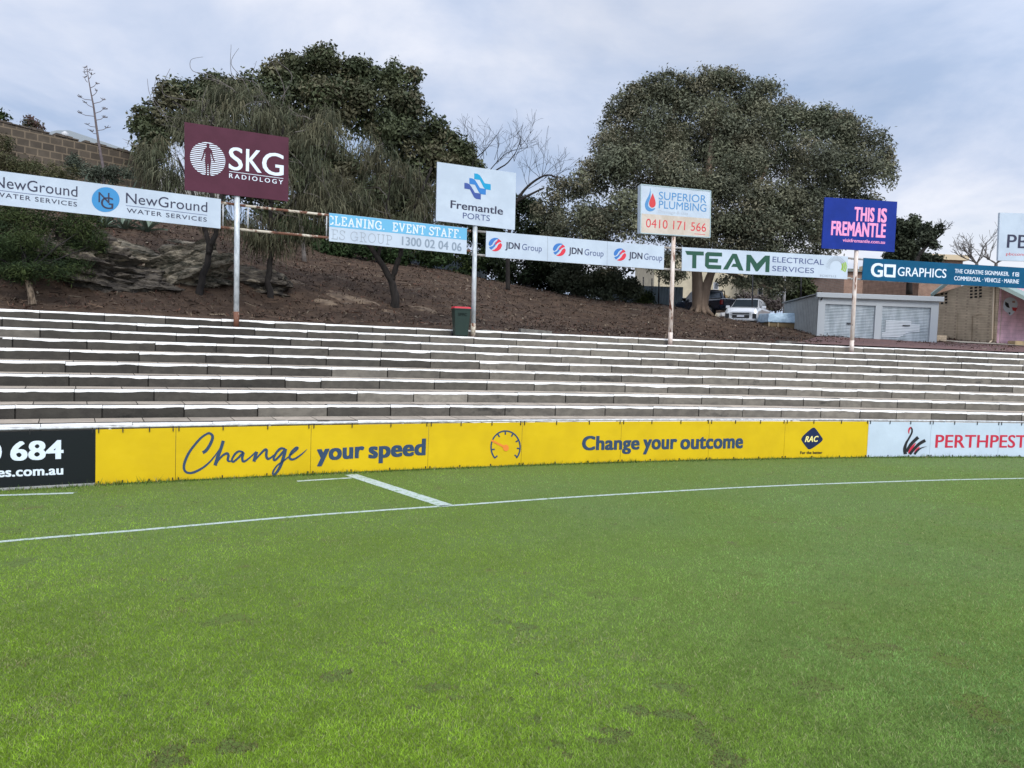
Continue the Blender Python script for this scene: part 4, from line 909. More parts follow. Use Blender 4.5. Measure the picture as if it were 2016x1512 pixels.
def twigs(mb, p, d, ln, r, depth, rnd, up=0.25, spread=0.6, minr=0.004):
    p = Vector(p); d = Vector(d).normalized(); pts = [p]; n = 4
    for i in range(n):
        d = (d + Vector((rnd.gauss(0, .14), rnd.gauss(0, .14), rnd.gauss(0, .12) + up * .18))).normalized(); pts.append(pts[-1] + d * ln / n)
    mb.tube(pts, [max(minr, r * (1 - .12 * i)) for i in range(n + 1)], 5 if depth > 1 else 3, cap=False)
    if depth <= 0: return
    for j in range(rnd.choice((2, 3, 3))):
        k = rnd.choice((2, 3, 4)); dd = (d + Vector((rnd.gauss(0, spread), rnd.gauss(0, spread), rnd.gauss(0, spread * .7) + up))).normalized()
        twigs(mb, pts[k], dd, ln * rnd.uniform(.55, .85), r * .6, depth - 1, rnd, up, spread, minr)
def tree_root(name, px, py, Y, label, cat='tree', group=None):
    b = ground_at(px, py, Y); return thing(name, b, label, cat, group), b

# the great dark fig behind the maroon billboard
YA = 47
rt, b = tree_root('fig_tree', 690, 520, YA, 'large dark green spreading tree behind the drooping trees, left half of the picture')
mb = MB(); limb(mb, [(690, 545), (685, 470), (670, 400), (640, 320)], YA, .75, .40, 10); limb(mb, [(676, 420), (720, 340), (770, 250), (800, 190)], YA, .36, .08, 8); limb(mb, [(670, 400), (590, 300), (540, 210)], YA, .34, .08, 8)
limb(mb, [(655, 350), (650, 250), (640, 150)], YA, .3, .06, 8); limb(mb, [(672, 410), (520, 330), (400, 240), (340, 200)], YA, .32, .06, 8, dy=[0, -1, -2, -2]); limb(mb, [(690, 420), (810, 350), (900, 300)], YA, .3, .06, 8)
mb.build('trunk', BARKD, rt, True)
LA = [(320, 250, 55, 55, 45), (360, 190, 50, 42, 46), (300, 300, 42, 50, 44), (430, 190, 62, 50, 47), (530, 180, 70, 52, 47), (585, 140, 55, 38, 48), (640, 125, 52, 34, 48), (710, 150, 58, 38, 48), (785, 165, 48, 48, 48), (810, 215, 44, 40, 48),
      (640, 210, 90, 70, 47), (740, 230, 85, 66, 47), (790, 290, 66, 55, 46), (855, 262, 40, 36, 46), (880, 330, 60, 46, 46), (935, 350, 30, 40, 46), (865, 300, 52, 46, 46), (915, 305, 30, 36, 46), (560, 270, 90, 70, 47), (440, 280, 90, 66, 46), (630, 330, 110, 70, 46), (730, 370, 100, 70, 45), (840, 380, 80, 55, 46), (480, 360, 90, 60, 46), (600, 430, 110, 46, 46), (790, 450, 90, 40, 46), (900, 400, 45, 50, 47)]
leaves('crown', LA, 125000, 0.24, [(.076, .090, .044), (.092, .100, .052), (.064, .078, .040), (.120, .114, .066)], LEAF, rt, sub=17, spread=0.33)

# the pale broad gum over the car park
YB = 45
rt, b = tree_root('gum_tree', 1385, 612, YB, 'huge grey green dome shaped tree with a thick tan trunk beside the parked cars')
mb = MB(); limb(mb, [(1377, 628), (1376, 600), (1374, 570), (1372, 540), (1366, 500), (1340, 430), (1300, 350), (1280, 280)], YB, .44, .10, 14); limb(mb, [(1381, 618), (1386, 585), (1394, 555), (1404, 530), (1430, 480), (1470, 410), (1510, 330)], YB - .12, .34, .08, 12)
limb(mb, [(1376, 500), (1390, 400), (1400, 290), (1410, 210)], YB, .35, .08, 8); limb(mb, [(1430, 505), (1530, 430), (1620, 370), (1680, 320)], YB, .3, .06, 8); limb(mb, [(1360, 480), (1260, 430), (1170, 410)], YB, .3, .07, 8, dy=[0, -1.5, -2.5]); limb(mb, [(1420, 530), (1480, 555), (1540, 575)], YB, .14, .04, 6)
for a in range(9):
    an = a / 9 * 6.28; c = P(1378, 614, YB); mb.tube([c + Vector((math.cos(an) * .25, math.sin(an) * .22, .5)), c + Vector((math.cos(an) * .5, math.sin(an) * .45, .05)), c + Vector((math.cos(an) * 1.0, math.sin(an) * .9, -.35))], [.16, .13, .05], 7)
mb.build('trunk', BARKT, rt, True)
LB = [(1215, 231, 42, 40, 46), (1250, 201, 50, 36, 46), (1310, 176, 55, 36, 46), (1365, 161, 48, 30, 46), (1425, 166, 55, 34, 46), (1490, 201, 56, 40, 46), (1550, 241, 52, 40, 46), (1610, 256, 52, 38, 46), (1680, 266, 52, 42, 45), (1730, 288, 34, 42, 45), (1748, 338, 26, 36, 45),
      (1205, 293, 52, 56, 45), (1290, 266, 80, 66, 45), (1390, 246, 90, 66, 45), (1490, 268, 80, 60, 45), (1590, 318, 80, 60, 44), (1680, 338, 66, 52, 44), (1180, 350, 52, 46, 44), (1130, 370, 52, 40, 43), (1080, 410, 42, 42, 43), (1260, 340, 90, 66, 43),
      (1370, 338, 90, 70, 43), (1480, 360, 90, 66, 43), (1590, 390, 80, 50, 44), (1690, 375, 46, 30, 45), (1150, 440, 70, 50, 42), (1250, 430, 80, 56, 42), (1350, 430, 90, 56, 43), (1470, 440, 90, 56, 43), (1580, 450, 70, 46, 44), (1090, 480, 50, 46, 43), (1200, 505, 70, 36, 43), (1440, 500, 110, 34, 44), (1545, 500, 70, 34, 44), (1630, 480, 45, 30, 44), (1640, 530, 26, 14, 44), (1300, 520, 45, 26, 43), (1475, 556, 50, 14, 44.5), (1532, 566, 40, 20, 45), (1425, 552, 20, 12, 44.5), (1325, 545, 30, 18, 44), (1700, 400, 40, 20, 45), (1640, 420, 50, 40, 44.5), (1540, 400, 60, 50, 43.5), (1570, 225, 50, 36, 46), (1625, 240, 46, 32, 46), (1650, 270, 60, 46, 46), (1480, 180, 46, 30, 46), (1400, 165, 60, 30, 46), (1300, 190, 50, 30, 46), (1365, 195, 56, 36, 46), (1330, 215, 50, 40, 46.5), (1270, 225, 50, 40, 46.5), (1430, 225, 60, 40, 46.5), (1430, 290, 90, 60, 46), (1350, 300, 90, 60, 47), (1500, 310, 80, 60, 47), (1250, 300, 80, 60, 47), (1600, 340, 70, 50, 46), (1420, 370, 90, 60, 46), (1300, 400, 90, 60, 46), (1520, 430, 90, 50, 46), (1420, 460, 110, 50, 46), (1180, 440, 70, 50, 45), (1340, 470, 90, 40, 45)]
leaves('crown', LB, 270000, 0.17, [(.138, .146, .094), (.160, .160, .106), (.118, .130, .086), (.184, .172, .116), (.128, .136, .094)], DULL, rt, sub=17, spread=0.37, aspect=0.42)

# drooping she-oaks on the bank, in front of the fig
def sheoak(px, py, Y, label, trunks, lobes, n, seed):
    rt, b = tree_root('drooping_oak', px, py, Y, label, 'tree', 'thin drooping trees on the mulched bank'); mb = MB()
    for pts, r0, r1 in trunks: limb(mb, pts, Y, r0, r1, 9, wob=.05)
    mb.build('trunk', BARKD, rt, True); rnd = random.Random(seed); tw = MB()
    for l in lobes:
        c, r = lobe_world(l)
        for _ in range(3):
            p = Vector(c) + Vector((rnd.uniform(-.6, .6) * r[0], rnd.uniform(-.6, .6) * r[1], rnd.uniform(-.7, .3) * r[2])); twigs(tw, p, (rnd.gauss(0, .7), rnd.gauss(0, .5), rnd.uniform(.1, .7)), rnd.uniform(.5, 1.0), .02, 1, rnd, .05, .6, .006)
    tw.build('branch', BARKG, rt); strands('crown', lobes, n, 0.30, [(.092, .094, .058), (.112, .110, .068), (.072, .080, .048), (.106, .098, .060)], DULL, rt)
sheoak(400, 606, 26.6, 'drooping olive tree on a forked dark trunk, left of the maroon billboard post', [([(400, 612), (393, 575), (404, 530), (418, 480), (430, 430), (440, 360), (470, 260)], .145, .045), ([(412, 500), (408, 465), (398, 440), (380, 380), (350, 310)], .10, .03), ([(432, 420), (400, 330), (420, 230)], .08, .02)],
       [(330, 350, 46, 40, 27), (300, 300, 34, 40, 27.5), (350, 400, 60, 34, 27), (430, 250, 60, 50, 27.5), (380, 230, 46, 46, 28), (480, 210, 60, 46, 28), (445, 180, 50, 26, 28.5), (420, 400, 50, 40, 27.5)], 6500, 1)
sheoak(540, 613, 28.6, 'drooping olive tree on a single wavy dark trunk, right of the maroon billboard post', [([(541, 620), (533, 585), (528, 545), (536, 490), (533, 430), (540, 350), (560, 250)], .145, .045), ([(535, 440), (590, 380), (620, 300)], .09, .03), ([(536, 400), (500, 300), (520, 200)], .09, .03)],
       [(560, 240, 80, 60, 29), (620, 280, 60, 60, 28.5), (640, 240, 44, 46, 29), (600, 350, 60, 50, 28.5), (630, 400, 50, 46, 28.5), (520, 220, 50, 46, 29.5), (540, 460, 40, 34, 28.6), (585, 440, 36, 40, 28.6), (500, 450, 34, 40, 28.6)], 7500, 2)
sheoak(775, 614, 31.2, 'drooping olive tree forking low over the mulch, left of the green bin', [([(776, 622), (778, 585), (768, 548), (742, 505), (710, 455), (690, 380)], .20, .05), ([(770, 552), (785, 510), (795, 470), (820, 400), (850, 330)], .13, .04), ([(745, 510), (760, 420), (770, 330)], .08, .03)],
       [(700, 380, 60, 50, 31), (760, 350, 66, 56, 31.5), (820, 370, 56, 56, 31.5), (860, 420, 50, 46, 31.5), (720, 430, 66, 40, 31), (800, 440, 66, 34, 31), (660, 410, 40, 46, 31), (880, 370, 34, 40, 32), (650, 350, 40, 46, 31.5), (740, 300, 46, 40, 32)], 9500, 3)
# long bare wands standing out of the crowns
rnd = random.Random(5); rt, b = tree_root('bare_wand_tree', 600, 505, 40, 'thin bare wands rising out of the crown above the maroon billboard'); mb = MB()
limb(mb, [(600, 520), (590, 430), (560, 330), (520, 230)], 38, .12, .04, 6)
for q in ([(520, 240), (480, 160), (455, 125), (470, 95)], [(530, 240), (470, 190), (420, 150), (380, 140), (376, 118), (400, 112)], [(540, 230), (505, 165), (458, 150), (455, 88)], [(545, 240), (560, 180), (540, 130), (530, 115)], [(420, 230), (330, 230), (297, 190), (290, 155)], [(560, 250), (520, 190), (497, 160), (505, 120)], [(330, 240), (318, 215), (302, 190), (308, 150)], [(400, 200), (330, 190), (320, 170), (335, 135)], [(470, 200), (440, 165), (400, 152)], [(550, 200), (575, 150), (545, 120), (538, 110)]):
    limb(mb, q, 38, .022, .008, 4)
mb.build('branch', BARKG, rt, True)
# the leafless tree by the white board
rt, b = tree_root('bare_tree', 1010, 560, 42, 'dark leafless tree with arching limbs right of the white wave emblem billboard'); mb = MB(); rnd = random.Random(11)
limb(mb, [(1000, 575), (1000, 500), (1005, 440), (1020, 392), (1045, 362), (1075, 345), (1098, 350)], 42, .13, .035, 8); limb(mb, [(1010, 400), (1040, 385), (1070, 370)], 42, .09, .04, 7); limb(mb, [(1002, 430), (970, 350), (1000, 320), (1020, 290), (1030, 240)], 42, .06, .006, 6); limb(mb, [(985, 385), (930, 330), (960, 290), (990, 250)], 42, .05, .006, 6); limb(mb, [(960, 340), (1000, 300), (1050, 290)], 42, .03, .006, 5)
for px, py, k in ((1070, 345, 5), (1095, 350, 4), (1050, 365, 4), (1010, 310, 5), (985, 320, 5), (960, 310, 5), (940, 300, 4), (1030, 290, 3)):
    for _ in range(k): twigs(mb, P(px + rnd.uniform(-14, 14), py + rnd.uniform(-8, 8), 42), (rnd.gauss(.1, .5), rnd.gauss(0, .4), rnd.uniform(.3, 1)), rnd.uniform(.8, 1.4), .015, 2, rnd, .12, .55, .006)
mb.build('branch', BARKD, rt, True)
# shrubs
def shrub(name, px, py, Y, label, lobes, n, leaf, cols, m=DULL, group=None, stem=None, **k):
    rt, b = tree_root(name, px, py, Y, label, 'shrub', group); mb = MB(); mb2 = MB(); rnd = random.Random(int(px))
    if stem: limb(mb, stem[0], Y, stem[1], stem[2], 8)
    for l in lobes:
        c, r = lobe_world(l); st = P(*stem[0][-1], Y) if stem else b + Vector((0, 0, -.1)); mid = st.lerp(Vector(c), .5) + Vector((rnd.uniform(-.1, .1), 0, rnd.uniform(-.05, .1))); mb2.tube([st, mid, Vector(c)], [.03, .022, .008], 5)
    mb2.build('branch', BARKD, rt, True)
    if stem: mb.build('stem', mat('pale_stump', (.26, .20, .14), .95, (.07, .05, .036), scale=5, stretch=(2, 2, .8), lo=.40, hi=.62, bump=.9, bscale=14), rt, True)
    leaves('foliage', lobes, n, leaf, cols, m, rt, **k); return rt
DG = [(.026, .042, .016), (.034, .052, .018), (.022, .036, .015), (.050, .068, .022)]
shrub('feathery_shrub', 62, 598, 22.9, 'dark green feathery shrub on a pale stump under the left end of the monogram banner', [(40, 450, 80, 45, 25), (110, 440, 70, 45, 25.4), (165, 450, 46, 52, 25.2), (60, 500, 80, 36, 24.8), (130, 505, 66, 30, 25), (10, 500, 60, 46, 24.8), (70, 528, 80, 22, 24), (60, 540, 66, 20, 22.7), (110, 530, 50, 22, 22.9), (20, 532, 50, 22, 22.7), (0, 540, 50, 22, 24.4), (150, 525, 40, 18, 24.6), (40, 480, 70, 40, 23.6), (190, 480, 26, 34, 25), (20, 420, 60, 30, 25.5), (-60, 470, 80, 60, 25)], 34000, 0.13, DG, stem=([(64, 600), (62, 585), (58, 566), (50, 540)], .115, .07), aspect=0.18, spread=.36)
shrub('wall_shrub', 60, 400, 35, 'brownish green shrub growing against the stone wall at the far left', [(20, 322, 50, 26, 35), (70, 338, 70, 24, 34.5), (0, 290, 34, 26, 36), (120, 342, 46, 20, 35), (-40, 320, 50, 44, 35)], 11000, 0.13, [(.075, .075, .035), (.055, .062, .030), (.09, .08, .045)], aspect=.3)
shrub('silvery_shrub', 215, 400, 37, 'silvery grey green shrub below the stone wall', [(150, 330, 30, 26, 37), (185, 340, 30, 22, 37), (235, 345, 36, 22, 37)], 5000, 0.13, [(.10, .115, .085), (.075, .09, .065)], aspect=.3)
shrub('wall_top_shrub', 64, 260, 48, 'small reddish leaved shrub showing over the stone wall', [(60, 245, 20, 16, 48), (75, 250, 14, 10, 48)], 700, 0.16, [(.11, .07, .06), (.08, .075, .045)])
shrub('wall_end_tree', 0, 250, 48, 'dark leaves over the wall at the left edge of the picture', [(-2, 226, 20, 12, 48), (-40, 220, 34, 26, 48)], 1800, 0.2, DG)
shrub('crest_shrub', 640, 500, 44, 'bright green bush at the crest behind the open rails', [(610, 470, 44, 30, 44), (660, 488, 46, 20, 43.5), (575, 450, 36, 26, 44)], 9000, 0.17, [(.040, .068, .024), (.030, .052, .020)])
shrub('crest_shrub', 760, 510, 44, 'green bush behind the low forked drooping tree', [(730, 490, 44, 22, 43.8), (790, 500, 50, 24, 44), (850, 505, 40, 24, 44)], 10000, 0.17, [(.036, .060, .022), (.026, .046, .018)])
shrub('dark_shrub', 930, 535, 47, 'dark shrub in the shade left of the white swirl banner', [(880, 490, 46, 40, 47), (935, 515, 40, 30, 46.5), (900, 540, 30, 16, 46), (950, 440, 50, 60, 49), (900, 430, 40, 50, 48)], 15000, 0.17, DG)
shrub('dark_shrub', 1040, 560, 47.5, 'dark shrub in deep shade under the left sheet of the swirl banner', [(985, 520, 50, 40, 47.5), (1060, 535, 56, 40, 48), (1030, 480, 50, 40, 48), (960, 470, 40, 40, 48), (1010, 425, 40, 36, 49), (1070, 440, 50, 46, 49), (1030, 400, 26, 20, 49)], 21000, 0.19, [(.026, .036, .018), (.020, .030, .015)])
shrub('grey_shrub', 1130, 585, 46, 'grey green shrub under the middle of the swirl banner', [(1125, 540, 34, 30, 46), (1145, 565, 30, 26, 46), (1105, 555, 20, 26, 46)], 7500, 0.17, [(.080, .090, .058), (.062, .074, .046)])
shrub('grey_shrub', 1200, 600, 46, 'grey green shrub under the right end of the swirl banner, beside the metal fence', [(1195, 560, 40, 30, 46), (1185, 585, 30, 18, 46), (1235, 575, 30, 26, 46.3)], 8000, 0.17, [(.072, .084, .052), (.058, .070, .044)])
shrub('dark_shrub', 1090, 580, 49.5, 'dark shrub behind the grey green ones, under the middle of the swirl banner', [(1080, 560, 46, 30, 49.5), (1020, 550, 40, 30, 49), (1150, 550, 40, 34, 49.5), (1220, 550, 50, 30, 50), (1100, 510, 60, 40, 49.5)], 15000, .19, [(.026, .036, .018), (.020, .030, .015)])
shrub('low_bush', 1275, 605, 46.8, 'small dark bush at the foot of the metal fence', [(1270, 592, 22, 16, 47)], 2500, 0.15, DG)
# agaves
AGM = mat('agave_leaf', (0.17, 0.22, 0.17), 0.6, (0.12, 0.165, 0.12), scale=4)
def agave(px, py, Y, size, label, seed, rnd=None):
    b = ground_at(px, py, Y); rt = thing('agave', b, label, 'agave', 'agaves on the bank below the stone wall'); rnd = random.Random(seed)
    for i in range(15):
        an = i * 2.4 + rnd.uniform(-.2, .2); el = rnd.uniform(.25, 1.25); ln = size * rnd.uniform(.8, 1.15); d = Vector((math.cos(an), math.sin(an), 0)); side = Vector((-d.y, d.x, 0)); q = []
        mb = MB(); n = 6; curl = rnd.uniform(.0, .5)
        for j in range(n + 1):
            t = j / n; e_ = el - curl * t * t * 1.6; q.append((b + d * (ln * t * math.cos(el)) + Vector((0, 0, ln * (t * math.sin(el) - curl * .5 * t * t) + .05)), ln * .085 * (1 - t) ** .6 * (0.8 + .8 * t)))
        for (a, wa), (c, wc) in zip(q, q[1:]):
            dn = Vector((0, 0, .02 * size))
            mb.face([a - side * wa, a - dn * 3, c - dn * 3, c - side * wc]); mb.face([a - dn * 3, a + side * wa, c + side * wc, c - dn * 3])
        mb.build('leaf', AGM, rt, True)
for i, (px, py, Y, sz, lb) in enumerate(((205, 447, 30.6, .95, 'agave rosette under the blue monogram circle, next to the feathery shrub'), (245, 452, 30.8, 1.0, 'agave rosette just under the start of the monogram lettering'), (290, 456, 31.2, 1.05, 'rightmost agave rosette hanging below the monogram banner'),
    (150, 372, 36, 1.25, 'leftmost agave rosette above the monogram banner'), (205, 372, 37, 1.15, 'agave rosette at the foot of the tall flower stalk'), (252, 380, 37.5, 1.1, 'agave rosette above the monogram banner, toward the maroon billboard'))):
    agave(px, py, Y, sz, lb, 20 + i)
b = ground_at(205, 372, 37); rt = thing('agave_stalk', b, 'tall dry agave flower stalk with stubby side branches against the sky', 'flower stalk')
STK = mat('dry_stalk', (0.16, 0.13, 0.13), 0.9, (0.11, 0.09, 0.09), scale=8)
def stp(x, y): return P(x / 6.3, 100 + y / 6.3, 37)
mb = MB(); mb.tube([b] + [stp(x, y) for x, y in ((1290, 1500), (1225, 1150), (1190, 900), (1160, 680), (1130, 530), (1100, 360), (1075, 180))], [.075, .07, .055, .05, .04, .03, .022, .01], 7); mb.build('stalk', STK, rt, True)
for x0, y0, x1, y1 in ((1205, 990, 1330, 950), (1180, 945, 1080, 910), (1195, 860, 1290, 820), (1165, 812, 990, 770), (1180, 775, 1290, 715), (1150, 700, 1060, 640), (1160, 655, 1295, 600), (1140, 612, 990, 572), (1145, 560, 1210, 490), (1125, 460, 1200, 400), (1100, 350, 1140, 290), (1085, 390, 1045, 325), (1080, 300, 1040, 260), (1080, 240, 1045, 205), (1085, 260, 1110, 235), (1195, 1030, 1135, 1000)):
    mb = MB(); a = stp(x0, y0); c = stp(x1, y1); m_ = a.lerp(c, .6) - Vector((0, 0, .05)); mb.tube([a, m_, c], [.016, .014, .010], 5); rnd = random.Random(x1)
    for _ in range(7):
        q = c + Vector((rnd.uniform(-.14, .14), rnd.uniform(-.14, .14), rnd.uniform(-.01, .09))); mb.tube([m_.lerp(c, .7), q], [.008, .014], 4)
    mb.build('side_branch', STK, rt)
# trees at the right, beyond the shed
rt, b = tree_root('cypress_tree', 1790, 560, 62, 'dense dark upright tree just right of the royal blue billboard'); mb = MB(); limb(mb, [(1790, 580), (1790, 500), (1788, 440)], 62, .25, .08); mb.build('trunk', BARKD, rt, True)
leaves('crown', [(1785, 455, 28, 30, 62), (1782, 485, 32, 30, 62), (1790, 510, 26, 26, 62), (1770, 500, 24, 24, 62), (1760, 520, 22, 22, 62)], 15000, 0.26, [(.045, .058, .034), (.055, .066, .04)], DULL, rt, sub=12)
rt, b = tree_root('leaning_tree', 1806, 545, 58, 'slim leaning tree with sparse tufts, between the royal blue billboard and the teal banner'); mb = MB(); limb(mb, [(1800, 550), (1806, 512), (1822, 487), (1845, 468), (1860, 456)], 58, .22, .03, 7); limb(mb, [(1818, 492), (1815, 470), (1828, 448)], 58, .08, .02, 5); limb(mb, [(1830, 480), (1845, 478)], 58, .05, .02, 5); rnd = random.Random(4)
for _ in range(7): twigs(mb, P(1857 + rnd.uniform(-6, 3), 457 + rnd.uniform(-4, 4), 58), (rnd.gauss(.1, .5), 0, rnd.uniform(.2, 1)), .5, .018, 2, rnd, .1, .6, .01)
mb.build('trunk', BARKD, rt, True); leaves('crown', [(1822, 475, 16, 12, 58), (1838, 456, 14, 8, 58), (1812, 458, 10, 8, 58), (1840, 480, 12, 7, 58), (1826, 444, 8, 5, 58), (1848, 446, 7, 4, 58), (1820, 508, 20, 7, 58), (1850, 508, 14, 6, 58)], 3600, 0.22, [(.05, .062, .04), (.065, .075, .05)], DULL, rt, sub=7)
for px, py, lb, sd_, k in ((1922, 535, 'small bare tree spreading its twigs above the teal banner', 3, 7), (1960, 535, 'small bare tree half hidden by the cut off white billboard', 9, 5)):
    rt, b = tree_root('bare_street_tree', px, py + 30, 52, lb, 'tree', 'bare little trees behind the teal banner'); mb = MB(); rnd = random.Random(sd_)
    limb(mb, [(px, py + 30), (px, py), (px + 1, 519)], 52, .15, .1, 7)
    for i in range(k): twigs(mb, P(px + 1, 519, 52), (rnd.gauss(0, .75) + (i - k / 2) * .22, rnd.gauss(0, .4), rnd.uniform(.45, .9)), rnd.uniform(.75, 1.15), .05, 3, rnd, .16, .5, .011)
    mb.build('branch', BARKG, rt, True)
rt, b = tree_root('far_tree', 1570, 600, 72, 'darker far tree between the shed and the sunburst banner'); mb = MB(); limb(mb, [(1570, 620), (1570, 570), (1560, 520)], 72, .3, .1); mb.build('trunk', BARKD, rt, True)
leaves('crown', [(1560, 560, 34, 30, 72), (1580, 575, 26, 24, 72), (1530, 550, 34, 26, 72), (1598, 588, 12, 12, 72), (1550, 590, 36, 14, 72), (1500, 540, 40, 24, 72)], 13000, 0.3, [(.05, .062, .026), (.04, .052, .024)], DULL, rt, sub=12)

# ------------------------------------------------------------------ masonry and sheet metal materials
def brick(name, c1, c2, mortar, bw, bh, ms, bump=0.4, offs=0.5, rough=0.9, dirt=None, ux=1.0):
    m = bpy.data.materials.new(name); m.use_nodes = True; t = m.node_tree; b = t.nodes['Principled BSDF']; b.inputs['Roughness'].default_value = rough; b.inputs['Specular IOR Level'].default_value = 0.2
    co = t.nodes.new('ShaderNodeTexCoord'); sp = t.nodes.new('ShaderNodeSeparateXYZ'); cb = t.nodes.new('ShaderNodeCombineXYZ'); t.links.new(co.outputs['Object'], sp.inputs[0])
    ml = t.nodes.new('ShaderNodeMath'); ml.operation = 'MULTIPLY'; ml.inputs[1].default_value = ux; t.links.new(sp.outputs[0], ml.inputs[0]); t.links.new(ml.outputs[0], cb.inputs[0]); t.links.new(sp.outputs[2], cb.inputs[1])
    br = t.nodes.new('ShaderNodeTexBrick'); t.links.new(cb.outputs[0], br.inputs['Vector']); br.offset = offs
    br.inputs['Color1'].default_value = (*c1, 1); br.inputs['Color2'].default_value = (*c2, 1); br.inputs['Mortar'].default_value = (*mortar, 1)
    br.inputs['Scale'].default_value = 1; br.inputs['Brick Width'].default_value = bw; br.inputs['Row Height'].default_value = bh; br.inputs['Mortar Size'].default_value = ms; br.inputs['Bias'].default_value = 0.0
    n = t.nodes.new('ShaderNodeTexNoise'); n.inputs['Scale'].default_value = 2.2; n.inputs['Detail'].default_value = 8; t.links.new(co.outputs['Object'], n.inputs['Vector'])
    mr = t.nodes.new('ShaderNodeMapRange'); t.links.new(n.outputs[0], mr.inputs[0]); mr.inputs[1].default_value = .3; mr.inputs[2].default_value = .7; mr.inputs[3].default_value = .8; mr.inputs[4].default_value = 1.14
    mx_ = t.nodes.new('ShaderNodeVectorMath'); mx_.operation = 'SCALE'; t.links.new(br.outputs[0], mx_.inputs[0]); t.links.new(mr.outputs[0], mx_.inputs['Scale']); t.links.new(mx_.outputs[0], b.inputs['Base Color'])
    bn = t.nodes.new('ShaderNodeBump'); bn.inputs['Strength'].default_value = bump; bn.inputs['Distance'].default_value = .03; t.links.new(mx_.outputs[0], bn.inputs['Height']); t.links.new(bn.outputs[0], b.inputs['Normal'])
    return m
STONE = brick('limestone', (.072, .060, .047), (.11, .09, .068), (.19, .15, .105), .62, .40, .035, 0.8, offs=.37)
CBRICK = brick('cream_brick', (.56, .45, .32), (.50, .40, .285), (.38, .30, .22), .25, .088, .012)
RBRICK = brick('orange_brick', (.34, .20, .135), (.28, .16, .11), (.30, .24, .2), .25, .088, .012)
PBRICK = brick('pink_painted_brick', (.78, .50, .57), (.74, .47, .54), (.64, .40, .46), .4, .2, .012, .3)
def wall_px(name, x0, x1, top, bot_z, Y0, Y1, th, m, parent=None, n=1):   # wall between two pixel columns; top = pixel row at both ends
    a = P(x0, top[0], Y0); b = P(x1, top[1], Y1); d = (b - a); d.z = 0; nn = Vector((d.y, -d.x, 0)).normalized() * th; mb = MB()
    za, zb = a.z, b.z; lo = bot_z if hasattr(bot_z, '__len__') else (bot_z, bot_z)
    mb.hexa([(a.x, a.y, lo[0]), (b.x, b.y, lo[1]), (b.x - nn.x, b.y - nn.y, lo[1]), (a.x - nn.x, a.y - nn.y, lo[0]), (a.x, a.y, za), (b.x, b.y, zb), (b.x - nn.x, b.y - nn.y, zb), (a.x - nn.x, a.y - nn.y, za)])
    return mb.build(name, m, parent), a, b
# stone wall at the top of the hill, built in its own frame so that the courses run level
a = P(-260, 178, 37); b = P(312, 316, 47.5); dv = Vector((b.x - a.x, b.y - a.y, 0)); ln = dv.length
root = thing('stone_wall', (a.x, a.y, a.z - 4), 'old brown limestone block wall on the hilltop at the far left', 'wall')
o_ = bpy.data.objects; mb = MB(); top = lambda u: 4 + (b.z - a.z) * u / ln
nS = 46
for i in range(nS):
    u0 = ln * i / nS; u1 = ln * (i + 1) / nS; j0 = 0.05 * mnoise.noise((u0 * 1.7, 3, 0)); j1 = 0.05 * mnoise.noise((u1 * 1.7, 3, 0))
    mb.hexa([(u0, 0, -1), (u1, 0, -1), (u1, .5, -1), (u0, .5, -1), (u0, 0, top(u0) + j0), (u1, 0, top(u1) + j1), (u1, .5, top(u1) + j1), (u0, .5, top(u0) + j0)])
me_o = mb.build('blocks', STONE); me_o.parent = root; root.rotation_euler.z = math.atan2(dv.y, dv.x)
mb = MB()
for i in range(nS):
    u0 = ln * i / nS; u1 = u0 + ln / nS * R.uniform(.86, .98); h = R.uniform(.06, .14)
    if R.random() < .12: continue
    mb.hexa([(u0, -.04, top(u0) + .03), (u1, -.04, top(u1) + .03), (u1, .54, top(u1) + .03), (u0, .54, top(u0) + .03), (u0, -.04, top(u0) + .03 + h), (u1, -.04, top(u1) + .03 + h), (u1, .54, top(u1) + .03 + h), (u0, .54, top(u0) + .03 + h)])
cp = mb.build('coping', mat('coping', (.075, .062, .05), .95, (.13, .105, .08), scale=3)); cp.parent = root
# the house roof beyond the wall
root = thing('house', P(170, 300, 75), 'grey metal hipped roof of a house showing above the stone wall', 'house')
GROOF = mat('grey_metal_roof', lin(112, 120, 122), .5); mb = MB()
r1, r2 = P(136, 256.5, 78), P(110, 257, 80); e0, e1, e2 = P(266, 300, 70), P(102, 262.5, 72), P(60, 270, 90); e3 = P(300, 316, 92)
mb.face([P(75, 264, 72), e0, r1, P(112, 256.5, 78)]); mb.face([e0, e3, r1]); mb.face([e3, P(90, 270, 92), P(112, 256.5, 78), r1]); mb.build('roof', GROOF, root)
mb = MB(); c0, c1 = P(75, 264, 72.3), P(262, 306, 70.3); mb.hexa([(c0.x, c0.y, c0.z - 3), (c1.x, c1.y, c1.z - 3), (c1.x + 1, c1.y + 18, c1.z - 3), (c0.x, c0.y + 18, c0.z - 3), tuple(c0), tuple(c1), (c1.x + 1, c1.y + 18, c1.z), (c0.x, c0.y + 18, c0.z)]); mb.build('wall', mat('render_wall', (.5, .47, .42), .9), root)
mb = MB(); c = P(128, 265, 71); mb.tube([c + Vector((0, 0, -.3)), c + Vector((0, 0, .12)), c + Vector((0, 0, .3))], [.2, .32, .06], 10); mb.build('roof_ventilator', WHITEM, root, True)

